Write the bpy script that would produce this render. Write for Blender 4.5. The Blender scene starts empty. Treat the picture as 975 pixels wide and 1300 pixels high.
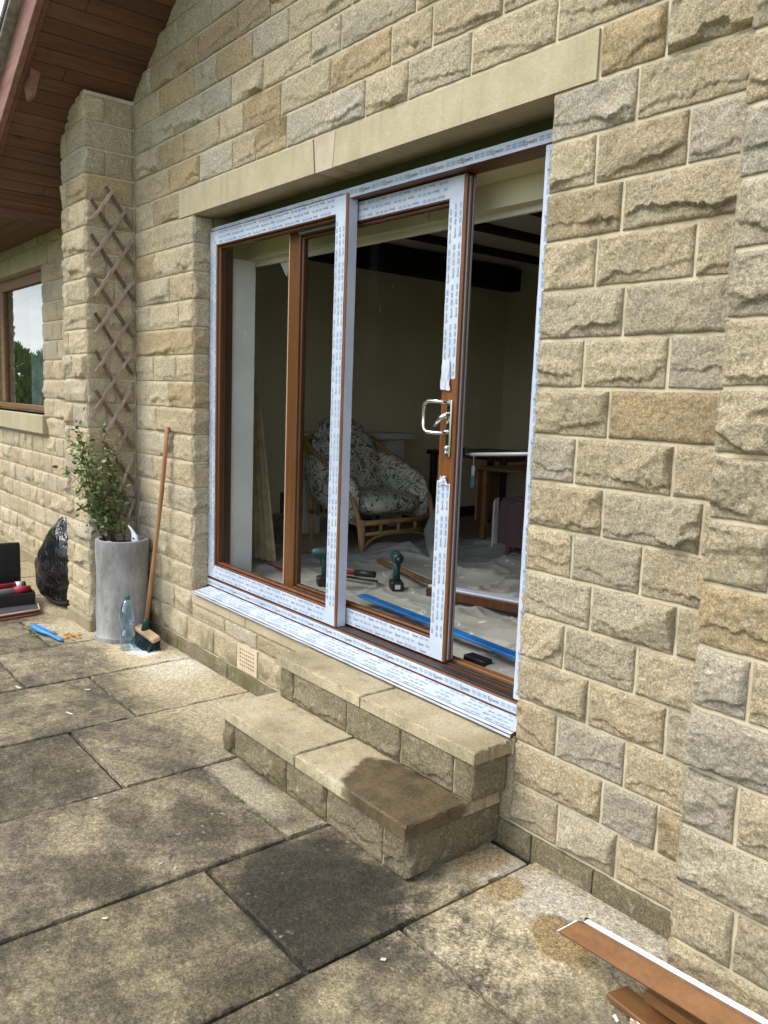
import bpy, bmesh, math, random
import numpy as np
from mathutils import Vector, Matrix
random.seed(7)
S = bpy.context.scene
COL = S.collection

# ---------------------------------------------------------------- camera
CAM = np.array((1.8271, -2.1405, 1.5851)); YAW, PITCH, ROLL = 0.8846, 0.138, -0.0363
fw = np.array([-math.sin(YAW)*math.cos(PITCH), math.cos(YAW)*math.cos(PITCH), -math.sin(PITCH)])
rt = np.array([math.cos(YAW), math.sin(YAW), 0.0]); dn = np.cross(fw, rt)
r2 = math.cos(ROLL)*rt + math.sin(ROLL)*dn; d2 = -math.sin(ROLL)*rt + math.cos(ROLL)*dn
cd = bpy.data.cameras.new('camera'); cam = bpy.data.objects.new('camera', cd); COL.objects.link(cam)
cam.matrix_world = Matrix([[r2[i], -d2[i], -fw[i], CAM[i]] for i in range(3)] + [[0, 0, 0, 1]])
cd.sensor_fit = 'AUTO'; cd.sensor_width = 36; cd.lens = 1036.2/1300*36; cd.clip_start = .05; cd.clip_end = 3000
S.camera = cam
S.render.resolution_x, S.render.resolution_y = 768, 1024
S.view_settings.view_transform = 'Standard'; S.view_settings.look = 'None'
S.view_settings.gamma = 1; S.view_settings.use_curve_mapping = False
S.view_settings.exposure = 1.3

# ---------------------------------------------------------------- light
SUN_AZ, SUN_EL = math.radians(207), math.radians(50)    # azimuth clockwise from +y
W = bpy.data.worlds.new('World'); S.world = W; W.use_nodes = True
nt = W.node_tree; nt.nodes.clear()
def wn(t, **k):
    n = nt.nodes.new(t)
    for a, b in k.items(): setattr(n, a, b)
    return n
sky = wn('ShaderNodeTexSky', sky_type='NISHITA', sun_disc=False, sun_elevation=SUN_EL, sun_rotation=SUN_AZ,
         air_density=1.0, dust_density=1.2, ozone_density=1.0, altitude=150)
tc = wn('ShaderNodeTexCoord'); mp = wn('ShaderNodeMapping'); mp.inputs['Scale'].default_value = (1, 1, 2.6)
nz = wn('ShaderNodeTexNoise'); nz.inputs['Scale'].default_value = 2.3; nz.inputs['Detail'].default_value = 7; nz.inputs['Roughness'].default_value = .55
rp = wn('ShaderNodeValToRGB'); rp.color_ramp.elements[0].position = .40; rp.color_ramp.elements[1].position = .60
nz2 = wn('ShaderNodeTexNoise'); nz2.inputs['Scale'].default_value = 4.1; nz2.inputs['Detail'].default_value = 5
cr = wn('ShaderNodeValToRGB'); cr.color_ramp.elements[0].color = (5.2, 5.5, 6.0, 1); cr.color_ramp.elements[1].color = (10.5, 10.6, 10.8, 1)
cr.color_ramp.elements[0].position = .3; cr.color_ramp.elements[1].position = .65
mx = wn('ShaderNodeMixRGB'); bg = wn('ShaderNodeBackground'); out = wn('ShaderNodeOutputWorld')
bg.inputs['Strength'].default_value = .12
L_ = nt.links.new
L_(tc.outputs['Generated'], mp.inputs['Vector']); L_(mp.outputs['Vector'], nz.inputs['Vector']); L_(mp.outputs['Vector'], nz2.inputs['Vector'])
L_(nz.outputs['Fac'], rp.inputs['Fac']); L_(nz2.outputs['Fac'], cr.inputs['Fac'])
L_(rp.outputs['Color'], mx.inputs['Fac']); L_(sky.outputs['Color'], mx.inputs['Color1']); L_(cr.outputs['Color'], mx.inputs['Color2'])
L_(mx.outputs['Color'], bg.inputs['Color']); L_(bg.outputs['Background'], out.inputs['Surface'])
sl = bpy.data.lights.new('sun', 'SUN'); sl.energy = 1.5; sl.angle = math.radians(32); sl.color = (1, .95, .86)
so = bpy.data.objects.new('sun', sl); COL.objects.link(so)
sd = Vector((math.sin(SUN_AZ)*math.cos(SUN_EL), math.cos(SUN_AZ)*math.cos(SUN_EL), math.sin(SUN_EL)))
so.location = sd*30; so.rotation_euler = sd.to_track_quat('Z', 'Y').to_euler()

# ---------------------------------------------------------------- node helpers
class MT:
    def __init__(s, name, rough=.8, spec=.3):
        s.m = bpy.data.materials.new(name); s.m.use_nodes = True; s.t = s.m.node_tree
        s.b = s.t.nodes['Principled BSDF']; s.b.inputs['Roughness'].default_value = rough
        s.b.inputs['Specular IOR Level'].default_value = spec; s._oc = None
    def n(s, t, **k):
        x = s.t.nodes.new(t)
        for a, b in k.items(): setattr(x, a, b)
        return x
    def l(s, a, b): s.t.links.new(a, b)
    def put(s, sock, v):
        if isinstance(v, (int, float)): sock.default_value = v
        elif isinstance(v, (tuple, list)): sock.default_value = (*v, 1) if len(v) == 3 and len(sock.default_value) == 4 else v
        else: s.l(v, sock)
    def oc(s):
        if s._oc is None: s._oc = s.n('ShaderNodeTexCoord').outputs['Object']
        return s._oc
    def info(s): return s.n('ShaderNodeObjectInfo')
    def mapv(s, scale=(1, 1, 1), rot=(0, 0, 0), loc=(0, 0, 0), src=None):
        m = s.n('ShaderNodeMapping'); m.inputs['Scale'].default_value = scale; m.inputs['Rotation'].default_value = rot; m.inputs['Location'].default_value = loc
        s.l(src or s.oc(), m.inputs['Vector']); return m.outputs['Vector']
    def noise(s, scale, detail=4, rough=.55, vec=None, dist=0, w=None):
        x = s.n('ShaderNodeTexNoise'); x.inputs['Scale'].default_value = scale; x.inputs['Detail'].default_value = detail
        x.inputs['Roughness'].default_value = rough; x.inputs['Distortion'].default_value = dist
        if w is not None: x.noise_dimensions = '4D'; s.put(x.inputs['W'], w)
        s.l(vec or s.oc(), x.inputs['Vector']); return x.outputs['Fac']
    def math(s, op, a, b=0.0, c=None, clamp=False):
        x = s.n('ShaderNodeMath', operation=op, use_clamp=clamp); s.put(x.inputs[0], a); s.put(x.inputs[1], b)
        if c is not None: s.put(x.inputs[2], c)
        return x.outputs[0]
    def rng(s, v, a, b, c=0., d=1.):
        x = s.n('ShaderNodeMapRange'); x.interpolation_type = 'SMOOTHSTEP'; s.put(x.inputs[0], v)
        for i, q in enumerate((a, b, c, d)): x.inputs[i+1].default_value = q
        return x.outputs[0]
    def mix(s, f, a, b, mode='MIX'):
        x = s.n('ShaderNodeMixRGB', blend_type=mode); s.put(x.inputs[0], f); s.put(x.inputs[1], a); s.put(x.inputs[2], b); return x.outputs[0]
    def ramp(s, v, *st):
        x = s.n('ShaderNodeValToRGB'); e = x.color_ramp.elements
        while len(e) < len(st): e.new(.5)
        for q, (p, c) in zip(e, st): q.position = p; q.color = (*c, 1)
        s.l(v, x.inputs[0]); return x.outputs[0]
    def bump(s, h, strength=.4, dist=.004, prev=None):
        x = s.n('ShaderNodeBump'); x.inputs['Strength'].default_value = strength; x.inputs['Distance'].default_value = dist
        s.l(h, x.inputs['Height'])
        if prev: s.l(prev, x.inputs['Normal'])
        s.l(x.outputs[0], s.b.inputs['Normal']); return x.outputs[0]
    def col(s, c): s.put(s.b.inputs['Base Color'], c); return s
    def rough(s, r): s.put(s.b.inputs['Roughness'], r)
    def xyz(s):
        x = s.n('ShaderNodeSeparateXYZ'); s.l(s.oc(), x.inputs[0]); return x.outputs
    def grain(s, scale):
        v = s.n('ShaderNodeTexVoronoi'); v.inputs['Scale'].default_value = scale; s.l(s.oc(), v.inputs['Vector'])
        x = s.n('ShaderNodeSeparateXYZ'); s.l(v.outputs['Color'], x.inputs[0]); return x.outputs[0]
    def blob(s, cx, cy, rx, ry, edge=.25, warp=.35, scale=9., rot=0.):
        """irregular stain mask (1 inside) at a place on the ground"""
        o = s.xyz(); a = s.math('SUBTRACT', o[0], cx); b = s.math('SUBTRACT', o[1], cy)
        c_, s_ = math.cos(rot), math.sin(rot)
        u = s.math('ADD', s.math('MULTIPLY', a, c_), s.math('MULTIPLY', b, s_))
        v = s.math('SUBTRACT', s.math('MULTIPLY', b, c_), s.math('MULTIPLY', a, s_))
        u = s.math('DIVIDE', u, rx); v = s.math('DIVIDE', v, ry)
        d = s.math('SQRT', s.math('ADD', s.math('MULTIPLY', u, u), s.math('MULTIPLY', v, v)))
        d = s.math('ADD', d, s.math('MULTIPLY', s.math('SUBTRACT', s.noise(scale, 5, .6), .5), warp*2))
        return s.rng(d, 1-edge, 1+edge, 1, 0)

def simple(name, col, rough=.6, spec=.3, metal=0, nscale=0, namt=.2, bump=0, bscale=80):
    m = MT(name, rough, spec); m.b.inputs['Metallic'].default_value = metal
    if nscale:
        f = m.noise(nscale, 5); m.col(m.mix(m.rng(f, .3, .7), [c*(1-namt) for c in col], [min(1, c*(1+namt)) for c in col]))
    else: m.col(col)
    if bump: m.bump(m.noise(bscale, 5), bump, .003)
    return m.m

# ---------------------------------------------------------------- materials
def m_stone():
    m = MT('rock_faced_sandstone', .9, .15); inf = m.info(); rnd = inf.outputs['Random']
    w = m.math('MULTIPLY', rnd, 40)
    big = m.noise(7, 5, .55, w=w); med = m.noise(26, 6, .68, w=w); fine = m.noise(105, 6, .8); grit = m.noise(300, 3, .8)
    tilt = m.mapv((1, 1, 4), (0, .7, 0)); strk = m.noise(14, 5, .65, vec=tilt, w=w)
    c = m.mix(1, inf.outputs['Color'], m.ramp(big, (.3, (.86, .85, .82)), (.72, (1.14, 1.09, 1.0))), 'MULTIPLY')
    c = m.mix(m.math('MULTIPLY', m.rng(strk, .52, .70), .36), c, (.53, .41, .245))
    c = m.mix(m.math('MULTIPLY', m.rng(med, .54, .72), .50), c, (.66, .62, .52))
    c = m.mix(m.math('MULTIPLY', m.rng(med, .45, .28), .45), c, (.22, .18, .12))
    c = m.mix(1, c, m.ramp(fine, (.30, (.46, .45, .43)), (.47, (.98, .98, .98)), (.68, (1.42, 1.41, 1.37))), 'MULTIPLY')
    c = m.mix(1, c, m.ramp(grit, (.30, (.66, .65, .63)), (.5, (1, 1, 1)), (.72, (1.25, 1.24, 1.21))), 'MULTIPLY')
    c = m.mix(1, c, m.ramp(m.grain(260), (0, (.74, .73, .71)), (.5, (1, 1, 1)), (1, (1.24, 1.24, 1.22))), 'MULTIPLY')
    z = m.xyz()
    alg = m.math('MULTIPLY', m.math('MULTIPLY', m.rng(z[2], .42, .1), m.rng(z[0], -.1, -.8)), m.rng(m.noise(5, 4), .46, .66))
    c = m.mix(m.math('MULTIPLY', alg, .65), c, (.15, .14, .055))
    m.col(c)
    b1 = m.bump(m.noise(34, 9, .80, w=w), 1.0, .013); b1 = m.bump(fine, 1.0, .010, b1); m.bump(grit, .8, .004, b1)
    return m.m
def m_mortar():
    m = MT('lime_mortar', .95, .1); f = m.noise(14, 6, .65)
    m.col(m.ramp(f, (.3, (.42, .365, .245)), (.7, (.60, .535, .39)))); m.bump(m.noise(160, 4, .7), .5, .003); return m.m
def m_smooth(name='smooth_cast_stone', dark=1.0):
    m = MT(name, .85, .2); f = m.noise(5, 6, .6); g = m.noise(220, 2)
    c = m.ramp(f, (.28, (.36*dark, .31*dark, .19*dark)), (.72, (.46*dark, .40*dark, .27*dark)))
    st = m.noise(6, 6, .65, vec=m.mapv((3, 3, .35)))
    c = m.mix(m.math('MULTIPLY', m.rng(st, .50, .70), .38), c, (.25, .215, .135)); c = m.mix(m.math('MULTIPLY', m.rng(m.noise(16, 6, .7), .58, .7), .35), c, (.52, .49, .40))
    c = m.mix(1, c, m.ramp(g, (.3, (.86, .86, .86)), (.7, (1.1, 1.1, 1.1))), 'MULTIPLY'); m.col(c)
    m.bump(m.noise(150, 4, .7), .25, .002); return m.m
def m_slab():
    m = MT('weathered_concrete_slab', .93, .15); inf = m.info(); w = m.math('MULTIPLY', inf.outputs['Random'], 20)
    big = m.noise(2.6, 8, .68); med = m.noise(11, 8, .75); fine = m.noise(120, 6, .8); sp = m.noise(300, 3, .7); mid = m.noise(45, 7, .78)
    pale = m.mix(1, (.39, .335, .22), inf.outputs['Color'], 'MULTIPLY'); grey = m.mix(1, (.098, .088, .068), inf.outputs['Color'], 'MULTIPLY')
    o = m.xyz()
    near = m.math('MULTIPLY', m.rng(o[1], -.62, -.05), .26)       # cleaner, paler concrete along the wall foot
    f = m.math('ADD', m.math('ADD', m.math('MULTIPLY', big, .70), m.math('MULTIPLY', med, .50)), near)
    c = m.mix(m.rng(f, .48, .84), grey, pale)
    c = m.mix(m.math('MULTIPLY', m.rng(m.noise(5.5, 9, .78, w=w), .55, .64), .60), c, (.052, .048, .038))
    c = m.mix(m.math('MULTIPLY', m.rng(m.noise(1.9, 7, .68, dist=.6), .58, .72), .5), c, (.060, .054, .040))
    v = m.n('ShaderNodeTexVoronoi'); v.inputs['Scale'].default_value = 26; m.l(m.oc(), v.inputs['Vector'])        # lichen spots
    lich = m.math('MULTIPLY', m.rng(m.math('ADD', v.outputs['Distance'], m.math('MULTIPLY', m.noise(60, 4, .7), .25)), .30, .16), m.rng(m.noise(2.2, 4), .55, .66)); c = m.mix(m.math('MULTIPLY', lich, .4), c, (.36, .345, .29))
    # the damp dark slab before the steps
    blk = m.blob(-.16, -.73, .37, .25, .12, .5, 5, -.15); c = m.mix(m.math('MULTIPLY', blk, .76), c, (.030, .028, .022))
    for a in ((-.78, -.83, .16, .1), (-1.0, -1.02, .12, .08), (-.95, -.62, .14, .08), (-.62, -1.24, .2, .1), (-1.55, -1.1, .2, .12), (.1, -1.15, .2, .15)):
        c = m.mix(m.math('MULTIPLY', m.blob(*a, .22, .6, 7), .5), c, (.055, .047, .032))
    # pale sawdust and mortar dust
    grn = m.rng(m.math('ADD', m.math('MULTIPLY', m.noise(70, 8, .85), .6), m.math('MULTIPLY', m.noise(11, 6, .7), .4)), .44, .56)
    du = m.blob(.34, -.40, .26, .27, .6, .7, 9); c = m.mix(m.math('MULTIPLY', m.math('MULTIPLY', du, grn), .85), c, (.52, .45, .31))
    for (a, cc, k) in (((.25, -.16, .15, .13, .3, .4), (.43, .395, .325), .8), ((.53, -.13, .32, .13, .3, .45), (.46, .425, .355), .8), ((.0, -.12, .14, .16, .3, .4), (.40, .37, .30), .7),
                       ((-2.42, -.17, .20, .17, .5, .7), (.70, .69, .65), .95), ((-2.25, -.25, .42, .24, .5, .7), (.44, .385, .26), .7),
                       ((-2.86, -.24, .22, .16, .5, .6), (.50, .43, .28), .8), ((-2.82, -.2, .1, .08, .5, .6), (.72, .72, .70), .95),
                       ((-3.52, -.42, .24, .16, .4, .5), (.44, .385, .265), .85), ((-1.62, -.22, .34, .3, .5, .6), (.40, .35, .24), .6),
                       ((-.95, -.56, .3, .075, .35, .6), (.38, .345, .25), .7)):
        c = m.mix(m.math('MULTIPLY', m.blob(*a, 9), k), c, cc)
    # wet rust-brown patches and a spill of sand
    w1 = m.blob(.175, -.215, .07, .075, .18, .5, 11); w2 = m.blob(.46, -.275, .125, .085, .15, .45, 10, -.4); w3 = m.blob(.01, -.15, .07, .13, .3, .6, 11)
    sand = m.mix(m.rng(m.noise(110, 6, .8), .35, .65), (.18, .125, .056), (.38, .285, .15))
    for q, k in ((w1, .9), (w2, .95), (w3, .7)): c = m.mix(m.math('MULTIPLY', q, k), c, sand)
    c = m.mix(1, c, m.ramp(fine, (.28, (.45, .45, .45)), (.5, (1, 1, 1)), (.72, (1.6, 1.58, 1.52))), 'MULTIPLY')
    c = m.mix(1, c, m.ramp(mid, (.30, (.52, .52, .51)), (.5, (1, 1, 1)), (.7, (1.5, 1.48, 1.43))), 'MULTIPLY')
    g1 = m.grain(190); g2 = m.grain(95)
    c = m.mix(1, c, m.ramp(g1, (0, (.72, .72, .71)), (.5, (1, 1, 1)), (1, (1.28, 1.27, 1.24))), 'MULTIPLY')
    c = m.mix(m.math('MULTIPLY', m.math('MULTIPLY', m.rng(g2, .975, .985), m.rng(m.noise(3.5, 3), .52, .64)), .5), c, (.44, .42, .35))
    c = m.mix(m.math('MULTIPLY', m.rng(sp, .66, .73), .45), c, (.46, .44, .37))
    m.col(c); b1 = m.bump(m.noise(140, 7, .82), .8, .006); m.bump(m.math('ADD', m.noise(22, 8, .7), m.math('MULTIPLY', w2, 1.4)), .5, .012, b1)
    m.rough(m.math('SUBTRACT', .93, m.math('MULTIPLY', blk, .30)))
    return m.m
def m_step():
    m = MT('buff_step_slab', .9, .2); big = m.noise(3.4, 5, .6); fine = m.noise(150, 4, .75); med = m.noise(15, 5, .65)
    c = m.ramp(big, (.3, (.25, .215, .135)), (.5, (.37, .32, .205)), (.72, (.44, .39, .28)))
    c = m.mix(m.math('MULTIPLY', m.rng(m.noise(12, 8, .75), .52, .70), .6), c, (.17, .145, .085)); c = m.mix(m.math('MULTIPLY', m.rng(m.noise(34, 7, .8), .58, .70), .5), c, (.09, .08, .05))
    c = m.mix(1, c, m.ramp(fine, (.3, (.56, .56, .55)), (.5, (1, 1, 1)), (.72, (1.36, 1.35, 1.3))), 'MULTIPLY')
    o = m.xyz(); lo = m.rng(o[2], .22, .21)
    wet = m.math('MULTIPLY', m.blob(-.22, -.335, .29, .175, .09, .42, 6, -.12), lo)
    wet = m.math('MAXIMUM', wet, m.math('MULTIPLY', m.blob(-.08, -.41, .11, .10, .2, .4, 8), lo))
    wc = m.mix(m.rng(m.math('ADD', m.math('MULTIPLY', m.noise(140, 6, .8), .5), m.math('MULTIPLY', m.noise(9, 6, .7), .5)), .38, .60), (.034, .026, .015), (.115, .084, .042))
    wc = m.mix(m.rng(m.noise(300, 2, .6), .70, .74), wc, (.4, .36, .27))
    c = m.mix(m.math('MULTIPLY', wet, .95), c, wc)
    m.col(c); m.rough(m.math('SUBTRACT', .9, m.math('MULTIPLY', wet, .3))); b1 = m.bump(m.noise(170, 5, .7), .45, .003); m.bump(m.noise(30, 4), .2, .005, b1); return m.m
def m_wood(name, a, b, scale=18, axis=1, rough=.6, spec=.3, stretch=.07, coat=0, knots=False):
    m = MT(name, rough, spec); inf = m.info(); w = m.math('MULTIPLY', inf.outputs['Random'], 30)
    sc = [1, 1, 1]; sc[axis] = stretch
    g = m.noise(scale, 6, .65, vec=m.mapv(tuple(sc)), w=w, dist=.4); h = m.noise(scale*5, 4, .6, vec=m.mapv(tuple(sc)), w=w)
    f = m.math('ADD', m.math('MULTIPLY', g, .7), m.math('MULTIPLY', h, .3))
    c = m.mix(m.rng(f, .36, .66), a, b)
    c = m.mix(1, c, m.ramp(inf.outputs['Random'], (0, (.78, .78, .78)), (1, (1.15, 1.12, 1.1))), 'MULTIPLY')
    if knots:
        k = m.rng(m.noise(4.5, 2, .4, w=w), .68, .74); c = m.mix(m.math('MULTIPLY', k, .8), c, [x*.3 for x in a])
    m.col(c); m.bump(f, .25, .002)
    if coat: m.b.inputs['Coat Weight'].default_value = coat
    return m.m
def m_glass(name, tint=(1, 1, 1), f0=.04):
    m = MT(name); t = m.t; t.nodes.remove(m.b)
    fa = m.n('ShaderNodeLayerWeight'); fa.inputs[0].default_value = .5
    f5 = m.math('MULTIPLY_ADD', m.math('POWER', fa.outputs['Facing'], 5), 1-f0, f0)
    tr = m.n('ShaderNodeBsdfTransparent'); tr.inputs[0].default_value = (*tint, 1)
    gl = m.n('ShaderNodeBsdfGlossy'); gl.inputs['Roughness'].default_value = 0
    ms = m.n('ShaderNodeMixShader'); m.l(f5, ms.inputs[0]); m.l(tr.outputs[0], ms.inputs[1]); m.l(gl.outputs[0], ms.inputs[2])
    m.l(ms.outputs[0], t.nodes['Material Output'].inputs['Surface']); return m.m
def m_film():
    m = MT('protective_film', .32, .5); f = m.noise(6, 4, .6); g = m.noise(40, 4, .6)
    m.col(m.mix(m.rng(f, .3, .7), (.41, .475, .565), (.51, .565, .64))); m.bump(g, .25, .004); return m.m
def m_sheet():
    m = MT('cotton_dust_sheet', .95, .1); f = m.noise(2.2, 6, .62); g = m.noise(9, 6, .65); h = m.noise(260, 2)
    c = m.ramp(f, (.3, (.21, .205, .185)), (.7, (.40, .39, .355)))
    c = m.mix(m.math('MULTIPLY', m.rng(g, .56, .7), .5), c, (.24, .23, .20))
    c = m.mix(m.math('MULTIPLY', m.rng(m.noise(14, 5), .64, .7), .6), c, (.7, .7, .67))
    c = m.mix(1, c, m.ramp(h, (.3, (.85, .85, .85)), (.7, (1.1, 1.1, 1.1))), 'MULTIPLY'); m.col(c)
    m.bump(m.math('ABSOLUTE', m.math('SUBTRACT', m.noise(13, 6, .6, dist=1.0), .5)),   .45, .012); return m.m
def m_floral():
    m = MT('scrolling_floral_fabric', .9, .1)
    wv = m.noise(11, 2, .4, dist=1.8); ln = m.math('ABSOLUTE', m.math('SUBTRACT', m.math('FRACT', m.math('MULTIPLY', wv, 5.0)), .5))
    msk = m.rng(m.noise(7, 2, .5), .34, .42)
    c = m.mix(m.rng(m.noise(6, 3), .4, .6), (.60, .56, .46), (.50, .48, .41))
    c = m.mix(m.math('MULTIPLY', m.math('MULTIPLY', m.rng(ln, .23, .13), msk), .92), c, (.075, .078, .082))
    v = m.n('ShaderNodeTexVoronoi'); v.inputs['Scale'].default_value = 7; m.l(m.oc(), v.inputs['Vector'])
    c = m.mix(m.math('MULTIPLY', m.rng(v.outputs['Distance'], .24, .14), .7), c, (.22, .07, .055))
    v2 = m.n('ShaderNodeTexVoronoi'); v2.inputs['Scale'].default_value = 15; m.l(m.oc(), v2.inputs['Vector'])
    c = m.mix(m.math('MULTIPLY', m.rng(v2.outputs['Distance'], .22, .12), .6), c, (.13, .14, .11))
    m.col(c); m.bump(m.noise(35, 4), .3, .006); return m.m
def m_leaf(name, a, b):
    m = MT(name, .5, .35); f = m.noise(40, 3); m.col(m.mix(m.rng(f, .3, .7), a, b))
    m.b.inputs['Subsurface Weight'].default_value = .0; return m.m
def m_bag():
    m = MT('black_polythene', .2, .8); m.col((.006, .006, .0085)); v = m.mapv((1, 1, .5))
    r1 = m.math('ABSOLUTE', m.math('SUBTRACT', m.noise(9, 4, .5, dist=1.2, vec=v), .5)); r2_ = m.math('ABSOLUTE', m.math('SUBTRACT', m.noise(24, 3, .5, dist=.8, vec=v), .5))
    m.bump(m.math('ADD', m.math('MULTIPLY', r1, 1.6), m.math('MULTIPLY', r2_, .35)), .55, .05); return m.m
def m_water():
    m = MT('clear_plastic_bottle'); t = m.t; t.nodes.remove(m.b)
    fr = m.n('ShaderNodeLayerWeight'); fr.inputs[0].default_value = .45
    tr = m.n('ShaderNodeBsdfTransparent'); tr.inputs[0].default_value = (.72, .86, .95, 1)
    gl = m.n('ShaderNodeBsdfGlossy'); gl.inputs['Roughness'].default_value = .04; gl.inputs[0].default_value = (.85, .93, 1, 1)
    ms = m.n('ShaderNodeMixShader'); m.l(fr.outputs['Facing'], ms.inputs[0]); m.l(tr.outputs[0], ms.inputs[1]); m.l(gl.outputs[0], ms.inputs[2])
    m.l(ms.outputs[0], t.nodes['Material Output'].inputs['Surface']); return m.m
def m_tartan():
    m = MT('tartan_wool', .95, .1); o = m.xyz(); 
    def st(ax, f, w): return m.rng(m.math('ABSOLUTE', m.math('SUBTRACT', m.math('FRACT', m.math('MULTIPLY', o[ax], f)), .5)), w, w-.04)
    c = m.mix(.0, (.12, .05, .04), (.12, .05, .04)); c = m.mix(m.math('MULTIPLY', st(1, 5, .2), .6), c, (.07, .06, .07)); c = m.mix(m.math('MULTIPLY', st(2, 5, .2), .6), c, (.08, .06, .07))
    c = m.mix(m.math('MULTIPLY', st(1, 10, .08), .7), c, (.6, .55, .5)); m.col(c); return m.m
def m_plaster(name, c):
    m = MT(name, .85, .2); f = m.noise(2.5, 4); m.col(m.mix(m.rng(f, .3, .7), [x*.94 for x in c], [x*1.05 for x in c])); m.bump(m.noise(60, 4), .1, .002); return m.m
def m_planter():
    m = MT('grey_cement_planter', .85, .25); f = m.noise(8, 8, .72, vec=m.mapv((1, 1, .35))); g = m.noise(20, 5); h = m.noise(200, 3)
    c = m.ramp(f, (.3, (.13, .128, .125)), (.5, (.26, .256, .25)), (.72, (.40, .395, .385)))
    c = m.mix(m.math('MULTIPLY', m.rng(g, .55, .7), .35), c, (.14, .13, .12))
    c = m.mix(1, c, m.ramp(h, (.3, (.85, .85, .85)), (.7, (1.12, 1.12, 1.12))), 'MULTIPLY'); m.col(c); m.bump(h, .25, .002); return m.m

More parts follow.
